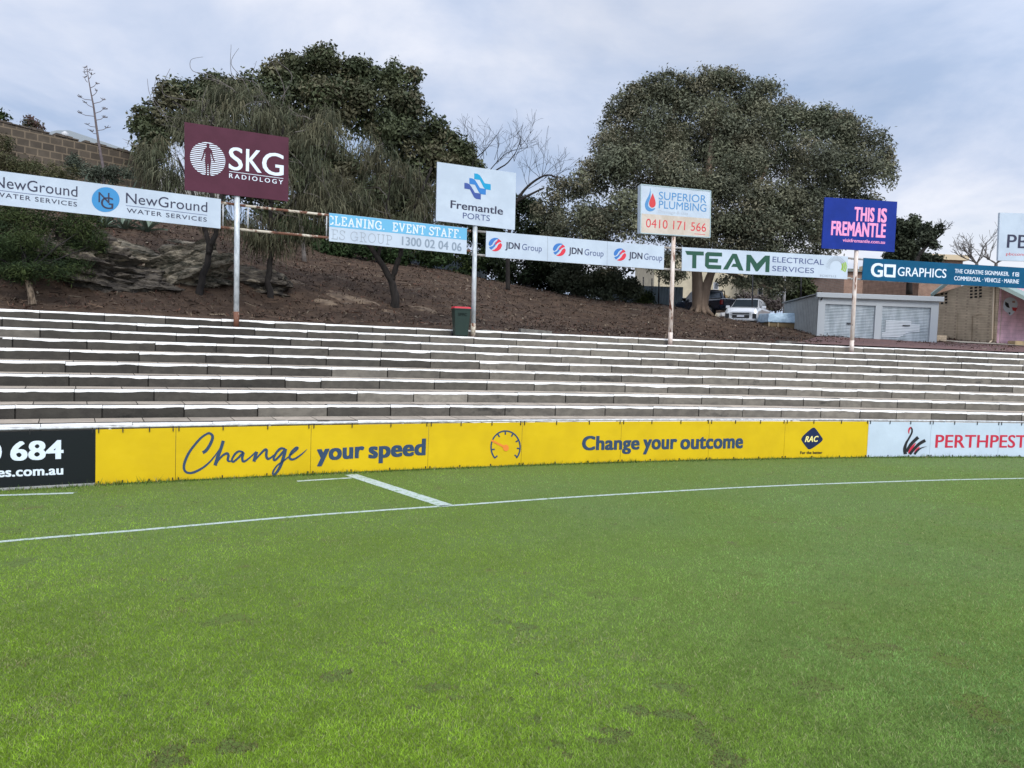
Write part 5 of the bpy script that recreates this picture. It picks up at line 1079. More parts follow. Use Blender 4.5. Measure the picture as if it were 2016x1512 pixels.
# limestone outcrops in the bank
ROCK = mat('limestone_outcrop', (.11, .094, .074), .95, (.045, .038, .032), scale=2.6, detail=10, lo=.42, hi=.60, stretch=(1.2, 1.2, 3.2), bump=1.0, bscale=4, bdist=.15, col3=(.27, .23, .17), scale3=1.0, lo3=.56, hi3=.66)
ROCKM = mat('mossy_outcrop', (.15, .13, .098), .95, (.04, .038, .026), scale=2.4, detail=10, lo=.44, hi=.58, stretch=(1.2, 1.2, 3.0), bump=1.0, bscale=4, bdist=.15, col3=(.30, .26, .195), scale3=1.1, lo3=.52, hi3=.62)
def rock(px, py, Y, rx, ry, rz, seed, label, m=ROCK, rot=0.0, tilt=0.0):
    c = P(px, py, Y); bm = bmesh.new(); bmesh.ops.create_icosphere(bm, subdivisions=6, radius=1)
    for v in bm.verts:
        p = v.co.normalized(); q = Vector((p.x * rx, p.y * ry, p.z * rz)); sq = 1 + .12 * (abs(p.x) ** 4 + abs(p.z) ** 4)
        d = 1 + .30 * mnoise.noise(q * .75 + Vector((seed, 0, 0))) + .16 * mnoise.noise(q * 1.9 + Vector((0, seed, 0)))
        st = mnoise.noise(Vector((q.x * .35 + seed, q.y * .35, q.z * 4.2))); d += .17 * (1 if st > .08 else -.6 if st < -.12 else st) + .07 * mnoise.noise(Vector((q.x * 1.3, seed, q.z * 11))) + .05 * mnoise.noise(q * 6)
        vd = mnoise.voronoi(Vector((q.x * 1.1 + seed, q.y * 1.1, q.z * 2.6)))[0]; d += .10 * min(1, (vd[1] - vd[0]) * 3.5) - .06; vd = mnoise.voronoi(Vector((q.x * 3.1, q.y * 3.1 + seed, q.z * 6.5)))[0]; d += .045 * min(1, (vd[1] - vd[0]) * 3) + .05 * (vd[0] - .4)
        v.co = Vector((q.x, q.y, q.z * 1.0)) * d * sq
    bmesh.ops.rotate(bm, verts=bm.verts, cent=(0, 0, 0), matrix=Matrix.Rotation(rot, 3, 'Z') @ Matrix.Rotation(tilt, 3, 'Y')); bmesh.ops.translate(bm, verts=bm.verts, vec=c)
    me = bpy.data.meshes.new('rock_outcrop'); bm.to_mesh(me); bm.free(); o = link('rock_outcrop', me, m); tag(o, label, 'rock', 'limestone outcrops in the bank'); return o
rock(60, 560, 26.2, 1.9, 1.0, .75, 1.0, 'weathered limestone ledge behind the pale stump at the far left')
rock(170, 540, 26.2, 2.0, 1.2, 1.15, 3.3, 'big layered limestone face right of the pale stump', tilt=.16)
rock(265, 560, 26.3, 1.2, .9, .62, 6.1, 'low layered rock between the big limestone face and the mossy boulder')
rock(375, 548, 27.8, 1.35, 1.0, .95, 9.2, 'mossy pale boulder leaning up behind the left forked trunk', ROCKM, tilt=-.38)
rock(480, 562, 29.3, 1.5, .8, .62, 12.5, 'dark flat layered rock between the maroon billboard post and the wavy trunk')
rock(255, 500, 28.3, 1.1, .7, .35, 15.5, 'pale broken ledge above the big limestone face', ROCKM, tilt=.2)
rock(340, 483, 31, 1.2, .6, .26, 18.1, 'thin pale rock strip high on the bank below the monogram banner', ROCKM)
rock(370, 512, 30, .8, .6, .3, 21.4, 'small pale rock above the mossy boulder', ROCKM)
rock(546, 556, 30.2, .28, .24, .24, 24.4, 'small pale stone right of the wavy trunk', ROCKM)

# ------------------------------------------------------------------ the green bin
BG_ = mat('bin_green', (.014, .032, .025), .5, spec=.4); BR_ = mat('bin_red', lin(178, 44, 56), .5)
b = base_pt(904, 659.5, 8, .36); an = math.atan2(POSTS['plumb'].y - POSTS['maroon'].y, POSTS['plumb'].x - POSTS['maroon'].x)
root = thing('wheelie_bin', b, 'dark green wheelie bin with a red lid beside the white emblem billboard post', 'wheelie bin')
mb = MB(); mb.hexa([(-.225, -.26, .03), (.225, -.26, .03), (.225, .24, .03), (-.225, .24, .03), (-.285, -.33, .96), (.285, -.33, .96), (.285, .34, .96), (-.285, .34, .96)]); o = mb.build('body', BG_, None, bevel=.025); o.parent = root
mb = MB(); mb.box((-.30, -.345, .93), (.30, .355, .97)); o = mb.build('rim', BG_, None, bevel=.012); o.parent = root
mb = MB(); mb.hexa([(-.305, -.36, .972), (.305, -.36, .972), (.305, .37, .972), (-.305, .37, .972), (-.27, -.30, 1.035), (.27, -.30, 1.035), (.27, .34, 1.06), (-.27, .34, 1.06)]); o = mb.build('lid', BR_, None, bevel=.018); o.parent = root
for x in (-.25, .25):
    mb = MB(); mb.tube([(x - .03, .26, .10), (x + .03, .26, .10)], .10, 16); o = mb.build('wheel', INK, None, True); o.parent = root
mb = MB(); mb.tube([(-.26, .36, .98), (-.26, .43, .99), (.26, .43, .99), (.26, .36, .98)], .018, 8); o = mb.build('handle', BG_, None, True); o.parent = root
v, f = fit_text('SFFC', .02, 0, 1.1, 'H'); me = bpy.data.meshes.new('lettering'); me.from_pydata([(-.15 + .3 * x, -.262 - .0753 * ((.72 + .09 * y)) - .006, .72 + .09 * y) for x, y in v], [], f)
o = link('lettering', me, mat('bin_letter', (.004, .008, .007), .6)); o.parent = root
root.rotation_euler.z = an - .12

# loose kerb blocks on the top step edge
KB = mat('kerb_concrete', (.20, .195, .17), .9, (.11, .105, .095), scale=4)
for px, py, dz_, L_, lb in ((1055, 648, .16, 1.25, 'loose concrete kerb block lying on the top step, right of the white emblem billboard'), (985, 650.5, .06, 1.5, 'sunken concrete kerb block beside the loose block'), (1568, 668, .13, 1.6, 'concrete kerb block at the mulch edge near the shed')):
    s = s_of(px, py, .45, k=9); q = cpt(s, offk(9, s) + .45, zk(9, s)); q2 = cpt(s + .5, offk(9, s + .5) + .45); d = (q2 - Vector((q.x, q.y, 0))).normalized(); n_ = Vector((-d.y, d.x, 0)); mb = MB(); a = q - d * L_ / 2; b2 = q + d * L_ / 2
    dn = Vector((0, 0, -.1)); up = Vector((0, 0, dz_)); up2 = up + Vector((0, 0, -.05))
    mb.hexa([a + dn, b2 + dn, b2 + n_ * .3 + dn, a + n_ * .3 + dn, a + up, b2 + up2, b2 + n_ * .3 + up2, a + n_ * .3 + up]); tag(mb.build('kerb_block', KB, bevel=.015), lb, 'kerb block')

# ------------------------------------------------------------------ paved forecourt at the right
def patch(name, pxs, m, lift=.05):
    pts = [P(x, y, Y) for x, y, Y in pxs]; bm = bmesh.new(); bm.faces.new([bm.verts.new((p.x, p.y, 0)) for p in pts]); bmesh.ops.triangulate(bm, faces=bm.faces[:])
    bmesh.ops.subdivide_edges(bm, edges=bm.edges[:], cuts=10, use_grid_fill=True)
    for v in bm.verts: v.co.z = tzs(v.co.x, v.co.y) + lift
    me = bpy.data.meshes.new(name); bm.to_mesh(me); bm.free(); tag(link(name, me, m), kind='structure')
REDP_ = mat('brick_paver', (.16, .085, .075), .9, (.11, .065, .06), scale=5, detail=8)
patch('brick_paving', [(PXY(cpt(s_, BACK + .1 - .036 * min(s_, 12), zk(9, s_)))[0], PXY(cpt(s_, BACK + .1 - .036 * min(s_, 12), zk(9, s_)))[1], cpt(s_, BACK + .1 - .036 * min(s_, 12)).y) for s_ in (13.6, 16, 18.5, 21, 24, 27)] + [(2200, 684, 39), (1960, 682, 38.0), (1850, 677, 37.0), (1612, 668, 36.3)], REDP_)
patch('concrete_path', [(1890, 684, 37.0), (2200, 690, 38.4), (2200, 684, 40), (1960, 678.5, 38.4), (1850, 674, 38)], mat('path_concrete', (.36, .32, .27), .9, (.28, .25, .21), scale=2), .085)

# ------------------------------------------------------------------ the storage shed
SH = mat('shed_zinc', lin(150, 154, 154), .5, lin(136, 140, 140), scale=2, metal=.1); SHD = mat('shed_trim', lin(172, 178, 182), .45); DOOR = mat('roller_zinc', lin(192, 200, 205), .42, lin(164, 174, 180), scale=1.6, stretch=(2.5, 1, .6), metal=.25, bump=.1); BRIGHT = mat('bright_roller_slat', lin(215, 220, 224), .4, metal=.2)
f0, f1 = P(1612, 580, 36.6), P(1849, 588.5, 36.6); zb0 = P(1611, 667, 36.6).z; zb1 = P(1847, 674.5, 36.6).z
root = thing('storage_shed', (f0.x, f0.y, zb0), 'low grey metal shed with two roller doors behind the royal blue billboard post', 'shed')
fd = (f1 - f0); fd.z = 0; FL = fd.length; fu = fd.normalized(); fin = Vector((-fu.y, fu.x, 0)); hgt_ = ((f0.z - zb0) + (f1.z - zb1)) / 2; DEP = 4.6; zf = min(zb0, zb1) - .02
def sp(u, v, z): return Vector((f0.x, f0.y, zf)) + fu * u + fin * v + Vector((0, 0, z))
def sbox(u0, u1, v0, v1, z0, z1, name, m, par=None, bev=0):
    mb = MB(); mb.hexa([sp(u0, v0, z0), sp(u1, v0, z0), sp(u1, v1, z0), sp(u0, v1, z0), sp(u0, v0, z1), sp(u1, v0, z1), sp(u1, v1, z1), sp(u0, v1, z1)]); return mb.build(name, m, par or root, bevel=bev)
def ribbed(u_of_, n, amp, z0, z1f, name, m, par):     # vertical ribs along a wall: u_of_(t) -> (u, v) with outward normal
    mb = MB(); prev = None
    for i in range(n * 4 + 1):
        t = i / (n * 4); ph = i % 4; u, v, nx, ny = u_of_(t); h = amp if ph in (1, 2) else 0; a = sp(u + nx * h, v + ny * h, z0); b3 = sp(u + nx * h, v + ny * h, z1f(t))
        if prev: mb.face([prev[0], a, b3, prev[1]])
        prev = (a, b3)
    return mb.build(name, m, par)
drop = .18
ribbed(lambda t: (0, DEP * (1 - t), -1, 0), 22, .025, -.5, lambda t: hgt_ + .02 - drop * (1 - t), 'side_wall', SH, root)
ribbed(lambda t: (FL, DEP * t, 1, 0), 22, .025, -.5, lambda t: hgt_ + .02 - drop * t, 'side_wall', SH, root)
ribbed(lambda t: (FL * (1 - t), DEP, 0, 1), 26, .025, -.5, lambda t: hgt_ - drop, 'rear_wall', SH, root)
mb = MB(); R0 = [sp(-.10, -.06, hgt_ + .05), sp(FL + .10, -.06, hgt_ + .05), sp(FL + .10, DEP + .1, hgt_ + .05 - drop), sp(-.10, DEP + .1, hgt_ + .05 - drop)]; mb.hexa(R0 + [p + Vector((0, 0, .05)) for p in R0]); mb.build('roof', SH, root)
sbox(-.14, FL + .16, -.16, -.02, hgt_ - .10, hgt_ + .13, 'fascia_gutter', SHD, bev=.02)
pw = .34; mid = FL * .505; lint = .30
sbox(0, pw, -.02, .10, -.3, hgt_ - .08, 'door_post', SHD); sbox(mid - .16, mid + .16, -.02, .10, -.3, hgt_ - .08, 'door_post', SHD); sbox(FL - .36, FL, -.02, .10, -.3, hgt_ - .08, 'door_post', SHD)
sbox(pw, mid - .16, -.015, .10, hgt_ - .10 - lint, hgt_ - .08, 'lintel', SHD); sbox(mid + .16, FL - .36, -.015, .10, hgt_ - .10 - lint, hgt_ - .08, 'lintel', SHD)
for u0, u1, lb in ((pw, mid - .16, None), (mid + .16, FL - .36, 'roller door with a bright patch of paler strips')):
    mb = MB(); n = 24; zt = hgt_ - .10 - lint; prev = None
    for i in range(n * 6 + 1):
        z = -.05 + (zt + .05) * i / (n * 6); d = .018 * math.sin(i / 6 * 2 * math.pi); r_ = (sp(u0, .06 + d, z), sp(u1, .06 + d, z))
        if prev: mb.face([prev[0], prev[1], r_[1], r_[0]])
        prev = r_
    dr = mb.build('roller_door', DOOR, root, True)
    if lb: dr['label'] = lb
    mb = MB(); uc = (u0 + u1) / 2 + .05; zc = zt * .46; mb.hexa([sp(uc - .17, .0, zc), sp(uc + .17, .0, zc), sp(uc + .17, .04, zc), sp(uc - .17, .04, zc), sp(uc - .17, .0, zc + .05), sp(uc + .17, .0, zc + .05), sp(uc + .17, .04, zc + .05), sp(uc - .17, .04, zc + .05)]); mb.build('handle', INK, dr)
    if lb:
        mb = MB(); rr = random.Random(2); w_ = u1 - u0
        for k in range(4, 15):
            za = -.05 + (zt + .05) * (k + .05) / n; zb_ = -.05 + (zt + .05) * (k + .62) / n; ua = u0 + w_ * (.10 if k > 6 else .03 + .0 * k) ; ub = u0 + w_ * (.80 if 8 <= k <= 12 else .42 + .05 * (k - 4) if k < 8 else .62) 
            mb.hexa([sp(ua, .030, za), sp(ub, .030, za), sp(ub, .036, za), sp(ua, .036, za), sp(ua, .030, zb_), sp(ub, .030, zb_), sp(ub, .036, zb_), sp(ua, .036, zb_)])
        mb.build('bright_strips', BRIGHT, dr)  # brighter strips laid over part of the door, uneven in width
# downpipe
mb = MB(); mb.tube([sp(.16, -.12, hgt_ - .05), sp(.10, -.06, hgt_ - .22)], .03, 8); mb.build('gutter_outlet', INK, root, True)

# ------------------------------------------------------------------ the clubrooms at the right
root = thing('brick_clubroom', P(1960, 679, 38.6), 'cream brick building with a pink painted wall and green eaves at the right edge', 'building')
c0 = P(1838, 590, 43.2); c1 = P(1965, 600, 38.6); c2 = P(2190, 600, 41.5); zg = P(1960, 681, 38.6).z - .4
APX = P(1930, 520, 40); ridge_z = 8.6
mb = MB(); th = .24
def wall_poly(name, a, b, za, zb, m, extra=None, par=root):
    d = Vector((b.x - a.x, b.y - a.y, 0)); nn = Vector((-d.y, d.x, 0)).normalized() * th; mb = MB()
    mb.hexa([(a.x, a.y, zg), (b.x, b.y, zg), (b.x + nn.x, b.y + nn.y, zg), (a.x + nn.x, a.y + nn.y, zg), (a.x, a.y, za), (b.x, b.y, zb), (b.x + nn.x, b.y + nn.y, zb), (a.x + nn.x, a.y + nn.y, za)]); return mb.build(name, m, par)
zl = P(1838, 580, 43.2).z; zr = P(1965, 540, 38.6).z
wall_poly('side_wall', c0, c1, zl, zr, CBRICK)
pk = wall_poly('pink_wall', Vector((c1.x + .06, c1.y - .02, 0)), c2, zr - .1, P(2190, 640, 41.5).z, PBRICK); pk['label'] = 'pink painted brick wall with a white bird-like mural'
# roof planes with deep eaves
EAVE = mat('eave_green', lin(132, 150, 145), .6); RF = mat('clubroom_roof', lin(120, 128, 126), .6)
def slabpts(pts, th_, name, m, par=root):
    mb = MB(); i = len(pts); t = [Vector(p) for p in pts]; u = [p + Vector((0, 0, th_)) for p in t]
    mb.v = [tuple(p) for p in t + u]; mb.f = [tuple(range(i))[::-1], tuple(range(i, 2 * i))] + [(k, (k + 1) % i, i + (k + 1) % i, i + k) for k in range(i)]; mb.c = [None] * len(mb.f); return mb.build(name, m, par)
slabpts([P(1832, 587, 43.0), P(1893, 540, 40.6), P(1893, 536, 52), P(1832, 583, 54)], .22, 'roof_slope', EAVE)
slabpts([P(1966, 566, 37.2), P(2100, 632, 36.6), P(2200, 640, 46), P(1980, 548, 47)], .2, 'eave', EAVE)
slabpts([P(1893, 540, 40.4), P(1966, 560, 38), P(1985, 545, 47), P(1893, 536, 52)], .2, 'roof_slope', RF)
# vent bricks, pipes
VENT = mat('vent_dark', (.012, .010, .009), .9); dW = Vector((c1.x - c0.x, c1.y - c0.y, 0)); plW = Plane(c0, c1)
for (vx, vy) in [(x, y) for x in (1854.5, 1862.5) for y in (578, 584.5, 590, 596)] + [(x, y) for x in (1912, 1921, 1930) for y in (567, 573, 579.5, 585.5)]:
    vy2 = vy + (1862 - vx) * .12 if vx < 1900 else vy + (1912 - vx) * .10
    p = plW.at(vx, vy2, .01); u_ = plW.u; mb = MB(); a = p - u_ * .09; b3 = p + u_ * .09
    mb.hexa([a + Vector((0, 0, -.05)), b3 + Vector((0, 0, -.05)), b3 - plW.n * .05 + Vector((0, 0, -.05)), a - plW.n * .05 + Vector((0, 0, -.05)), a + Vector((0, 0, .05)), b3 + Vector((0, 0, .05)), b3 - plW.n * .05 + Vector((0, 0, .05)), a - plW.n * .05 + Vector((0, 0, .05))]); mb.build('vent', VENT, root)
DP = mat('cream_pipe', lin(226, 206, 178), .5)
mb = MB(); mb.tube([plW.at(1957.5, 565, .08), plW.at(1953.5, 667, .08), plW.at(1952.5, 671, .12), plW.at(1947, 676, .35)], .045, 8); mb.build('downpipe', DP, root, True)
mb = MB(); mb.tube([plW.at(1884, 610, .05), plW.at(1883.5, 677, .05)], .018, 6); mb.build('conduit', CBRICK, root, True)
mb = MB(); mb.tube([plW.at(1932, 617, .05), plW.at(1914, 622, .05), plW.at(1913, 676, .05)], .014, 6); mb.build('conduit', CBRICK, root, True)
# painted bird-like head on the pink wall
plP = Plane(Vector((c1.x + .06, c1.y - .02, 0)), c2)
def mu(l): return [(1540 + x / 4.235, 360 + y / 4.235) for x, y in l]
decal(plP, [mu(smooth_path([(1840, 1040), (1850, 980), (1890, 955), (1930, 962), (1955, 985), (1962, 1020), (1945, 1060), (1925, 1090), (1898, 1105), (1880, 1085), (1855, 1068), (1840, 1040)], 4))], 'wall_mural', PALE, pk, .006)
decal(plP, [mu([(1858, 990), (1885, 1005), (1895, 1045), (1870, 1035), (1856, 1015)]), mu([(1886, 1078), (1902, 1082), (1898, 1098), (1888, 1092)])], 'wall_mural', INK, pk, .009)
decal(plP, [mu([(1914, 1038), (1960, 1042), (1945, 1072), (1920, 1065)])], 'wall_mural', REDP, pk, .009); decal(plP, [mu([(1915, 985), (1940, 985), (1940, 1002), (1917, 1000)])], 'wall_mural', mat('tan_ink', lin(175, 145, 130), .6), pk, .009)
mb = MB(); q = P(2004, 684, 38.2); mb.box((q.x - .35, q.y - .3, q.z - .05), (q.x + .4, q.y + .3, q.z + .32)); tag(mb.build('sandstone_block', mat('sandstone', (.48, .36, .2), .9, (.36, .27, .16), scale=4), bevel=.03), 'yellow sandstone block on the path by the pink wall', 'stone block')
mb = MB(); q = P(1852, 671, 38.6); mb.box((q.x - .3, q.y - .2, q.z - .5), (q.x + .18, q.y + .2, q.z + .28)); tag(mb.build('brick_pier', CBRICK), 'short orange brick pier beside the right end of the shed', 'brick pier')

# flats and a flat roofed block behind
def block(name, x0, x1, ytop, ybot, Y, dep, m, label, wins=(), fascia=None, cat='building'):
    a = P(x0, ytop, Y); b = P(x1, ytop, Y); zt = (a.z + b.z) / 2; z0 = P((x0 + x1) / 2, ybot, Y).z - 3; root = thing(name, (a.x, Y, z0), label, cat)
    mb = MB(); mb.box((a.x, Y, z0), (b.x, Y + dep, zt)); mb.build('wall', m, root)
    mb = MB(); mb.box((a.x - .3, Y - .35, zt + .003), (b.x + .3, Y + dep + .3, zt + (fascia or .3))); mb.build('roof', mat('fascia_cream', lin(208, 190, 158), .7) if fascia else RF, root)
    for wx0, wx1, wy0, wy1 in wins:
        p0 = P(wx0, wy1, Y); p1 = P(wx1, wy0, Y); mb = MB(); mb.box((p0.x, Y - .04, p0.z), (p1.x, Y + .05, p1.z)); w_ = mb.build('window', WHITEM, root)
        mb = MB(); mb.box((p0.x + .08, Y - .055, p0.z + .08), (p1.x - .08, Y + .02, p1.z - .08)); mb.build('pane', mat('window_glass', (.05, .06, .075), .12, spec=.6), w_)
    return root
block('apartment_building', 1663, 1842, 538, 620, 80, 14, RBRICK, 'orange brick flats seen between the shed roof and the teal banner', [(1727, 1748, 552, 584), (1768, 1776, 545, 590), (1782, 1803, 552, 590), (1822, 1834, 548, 590)])
block('flat_roofed_building', 1812, 1896, 512, 600, 62, 10, RBRICK, 'small brick block with a cream flat roof above the teal banner', fascia=.42)
# cream church-like hall beyond the car park
HALLM = mat('cream_render', lin(200, 190, 164), .9, lin(182, 172, 148), scale=1.2)
root = block('cream_hall', 1290, 1520, 505, 625, 74, 12, HALLM, 'cream rendered hall with arched openings beyond the parked cars', [(1404, 1415, 556, 570), (1491, 1502, 567, 583)], cat='hall')
for ax, ay, rx in ((1419, 592, 17), (1462, 600, 24)):
    c = P(ax, ay, 74); k = 74 / F; mb = MB(); pr = None
    for i in range(17):
        t = math.pi * i / 16; a1 = (c.x + math.cos(t) * rx * k, 73.93, c.z + math.sin(t) * rx * k * .8); a2 = (c.x + math.cos(t) * (rx - 4) * k, 73.93, c.z + math.sin(t) * (rx - 4) * k * .8)
        if pr: mb.face([pr[0], pr[1], a2, a1])
        pr = (a1, a2)
    mb.build('arch_band', mat('arch_tan', lin(160, 138, 100), .9), root)
# screening hedge, metal fence, poles
def corr_fence(x0, x1, yt0, yt1, yb, Y0, Y1, label, m):
    a = P(x0, yt0, Y0); b = P(x1, yt1, Y1); d = Vector((b.x - a.x, b.y - a.y, 0)); L_ = d.length; u = d.normalized(); n_ = Vector((u.y, -u.x, 0)); zb_ = P((x0 + x1) / 2, yb, (Y0 + Y1) / 2).z - .6
    root = thing('metal_fence', a, label, 'fence'); mb = MB(); pr = None; N_ = int(L_ / .05)
    for i in range(N_ + 1):
        t = i / N_; h = (0, .0, .03, .03)[i % 4]; zt = a.z + (b.z - a.z) * t; q = a + d * t + n_ * h; r_ = ((q.x, q.y, zb_), (q.x, q.y, zt))
        if pr: mb.face([pr[0], r_[0], r_[1], pr[1]])
        pr = r_
    mb.build('sheet', m, root); mb = MB(); mb.bar((a.x, a.y, a.z), (b.x, b.y, b.z), .06, .05); mb.build('capping', m, root); return root
FGREY = mat('fence_grey', lin(120, 134, 142), .5, lin(104, 118, 126), scale=.8)
corr_fence(1205, 1345, 562, 566, 606, 52, 50, 'grey corrugated metal fence left of the car park', FGREY)
corr_fence(800, 960, 500, 512, 545, 50.5, 51, 'pale corrugated fence in the shade at the crest behind the serif banner', mat('shade_fence', lin(150, 165, 178), .5))
for px, y0, y1, Y, r_, m, lb in ((1544.2, 505, 604, 58, .10, WHITEM, 'white steel pole behind the shed'), (1481.5, 505, 632, 42.3, .035, INK, 'thin dark pole standing in front of the silver car'), (1577, 505, 600, 60, .06, INK, 'thin dark pole behind the shed roof'),
      (1297, 535, 606, 49.5, .05, INK, 'dark pole left of the rusty lightbox post, by the metal fence'), (1283, 548, 606, 50, .035, INK, 'dark pole between the metal fence sheets'), (1266, 545, 606, 50.5, .035, INK, 'leftmost dark pole by the metal fence')):
    t_ = P(px + .6, y0, Y); b_ = P(px, y1, Y); mb = MB(); mb.tube([(b_.x, b_.y, b_.z - .5), tuple(t_)], r_, 8); o = mb.build('pole', m, None, True); tag(o, lb, 'pole')
rt = shrub('hedge', 1470, 600, 62, 'scruffy greyish hedge in front of the cream hall', [(1435, 600, 20, 14, 62), (1470, 590, 24, 14, 62), (1500, 596, 22, 16, 62), (1525, 600, 16, 14, 62)], 6000, .22, [(.16, .14, .125), (.12, .115, .085), (.18, .15, .14)])

# ------------------------------------------------------------------ parked vehicles
def loft(mb, rings):                                # rings of equal length, closed loops
    n = len(rings[0]); i = len(mb.v); mb.v += [tuple(p) for r_ in rings for p in r_]
    for a in range(len(rings) - 1):
        for k in range(n):
            k2 = (k + 1) % n; mb.f.append((i + a * n + k, i + a * n + k2, i + (a + 1) * n + k2, i + (a + 1) * n + k)); mb.c.append(None)
    mb.f.append(tuple(i + k for k in range(n))[::-1]); mb.f.append(tuple(i + (len(rings) - 1) * n + k for k in range(n))); mb.c += [None, None]
GLASS = mat('car_glass', (.03, .04, .05), .06, spec=.7); TYRE = mat('tyre', (.012, .012, .012), .9); RIM = mat('alloy', (.35, .36, .37), .35, metal=.6); LAMP = mat('headlamp', (.55, .58, .6), .15, spec=.7); TAIL = mat('tail_lamp', (.22, .012, .012), .25); PLATE = mat('plate', lin(190, 195, 205), .5); TRIMB = mat('car_trim_black', (.012, .013, .014), .45)
def ring(y, w, zl_, zm, zt, wt):                    # section across the body at y
    return [(-w * .92, y, zl_), (w * .92, y, zl_), (w, y, zl_ + .12), (w, y, zm), (wt, y, zt), (wt * .6, y, zt + .03), (-wt * .6, y, zt + .03), (-wt, y, zt), (-w, y, zm), (-w, y, zl_ + .12)]
def wheels(root, xs_, ys_, r_):
    for x in xs_:
        for y in ys_:
            mb = MB(); s_ = 1 if x > 0 else -1; mb.tube([(x - .1 * s_, y, r_), (x + .1 * s_, y, r_)], r_, 20); w_ = mb.build('wheel', TYRE); w_.parent = root
            mb = MB(); mb.tube([(x + .09 * s_, y, r_), (x + .112 * s_, y, r_)], [r_ * .64, r_ * .58], 14); q = mb.build('rim', RIM); q.parent = w_
def put(mb, name, m, root, smooth=False, bevel=0):
    o = mb.build(name, m, None, smooth, bevel); o.parent = root; return o
def quad(mb, pts): mb.face(pts)
def suv(loc, rot, paint, label):
    root = thing('parked_car', loc, label, 'car', 'vehicles in the car park'); mb = MB()
    loft(mb, [ring(-2.12, .80, .32, .62, .78, .70), ring(-1.98, .88, .26, .78, .98, .76), ring(-1.2, .90, .24, .92, 1.06, .80), ring(-1.05, .905, .24, .96, 1.08, .80), ring(1.9, .90, .26, 1.0, 1.10, .80), ring(2.15, .84, .36, .95, 1.05, .74)]); put(mb, 'body', paint, root, bevel=.035)
    mb = MB(); cab = [(-1.08, 1.06, .74), (-.42, 1.56, .62), (-.1, 1.62, .60), (1.3, 1.60, .59), (1.75, 1.48, .58), (2.1, 1.06, .70)]
    rings = []
    for y, z, w in cab: rings.append([(-.80, y if z < 1.1 else y, 1.04), (.80, y, 1.04), (w, y, z), (-w, y, z)])
    loft(mb, rings); put(mb, 'cabin', paint, root, bevel=.03)
    mb = MB(); quad(mb, [(-.70, -1.075, 1.105), (.70, -1.075, 1.105), (.60, -.47, 1.545), (-.60, -.47, 1.545)]); put(mb, 'windscreen', GLASS, root)
    for s_ in (-1, 1):
        for y0, y1, ya, yb in ((-.78, .15, -.25, .15), (.25, 1.1, .25, 1.1), (1.18, 1.75, 1.18, 1.5)):
            mb = MB(); quad(mb, [(s_ * .795, y0, 1.12), (s_ * .795, y1, 1.12), (s_ * .655, yb, 1.50), (s_ * .655, ya, 1.50)]); put(mb, 'side_window', GLASS, root)
        mb = MB(); mb.box((s_ * .98 - .11, -.82, 1.02), (s_ * .98 + .11, -.68, 1.18)); put(mb, 'mirror', paint, root, bevel=.03)
        mb = MB(); mb.hexa([(s_ * .52 - .2, -2.1, .76), (s_ * .52 + .22, -2.06, .78), (s_ * .52 + .24, -1.7, .82), (s_ * .52 - .18, -1.9, .8), (s_ * .52 - .2, -2.1, .84), (s_ * .52 + .22, -2.05, .90), (s_ * .52 + .24, -1.7, .96), (s_ * .52 - .18, -1.9, .9)]); put(mb, 'headlight', LAMP, root)
        mb = MB(); mb.box((s_ * .72 - .1, -2.16, .42), (s_ * .72 + .1, -2.0, .68)); put(mb, 'fog_lamp', TRIMB, root, bevel=.02)
    mb = MB(); mb.box((-.45, -2.165, .44), (.45, -2.05, .74)); gr = put(mb, 'grille', TRIMB, root, bevel=.02)
    for z in (.60, .70): 
        mb = MB(); mb.box((-.55, -2.185, z), (.55, -2.15, z + .03)); put(mb, 'grille_bar', RIM, root)
    mb = MB(); mb.box((-.19, -2.20, .50), (.19, -2.16, .585)); put(mb, 'number_plate', PLATE, root)
    mb = MB(); mb.box((-.72, -2.16, .28), (.72, -2.0, .38)); put(mb, 'bumper_lip', RIM, root, bevel=.02)
    wheels(root, (-.80, .80), (-1.33, 1.32), .34); root.rotation_euler.z = rot; return root
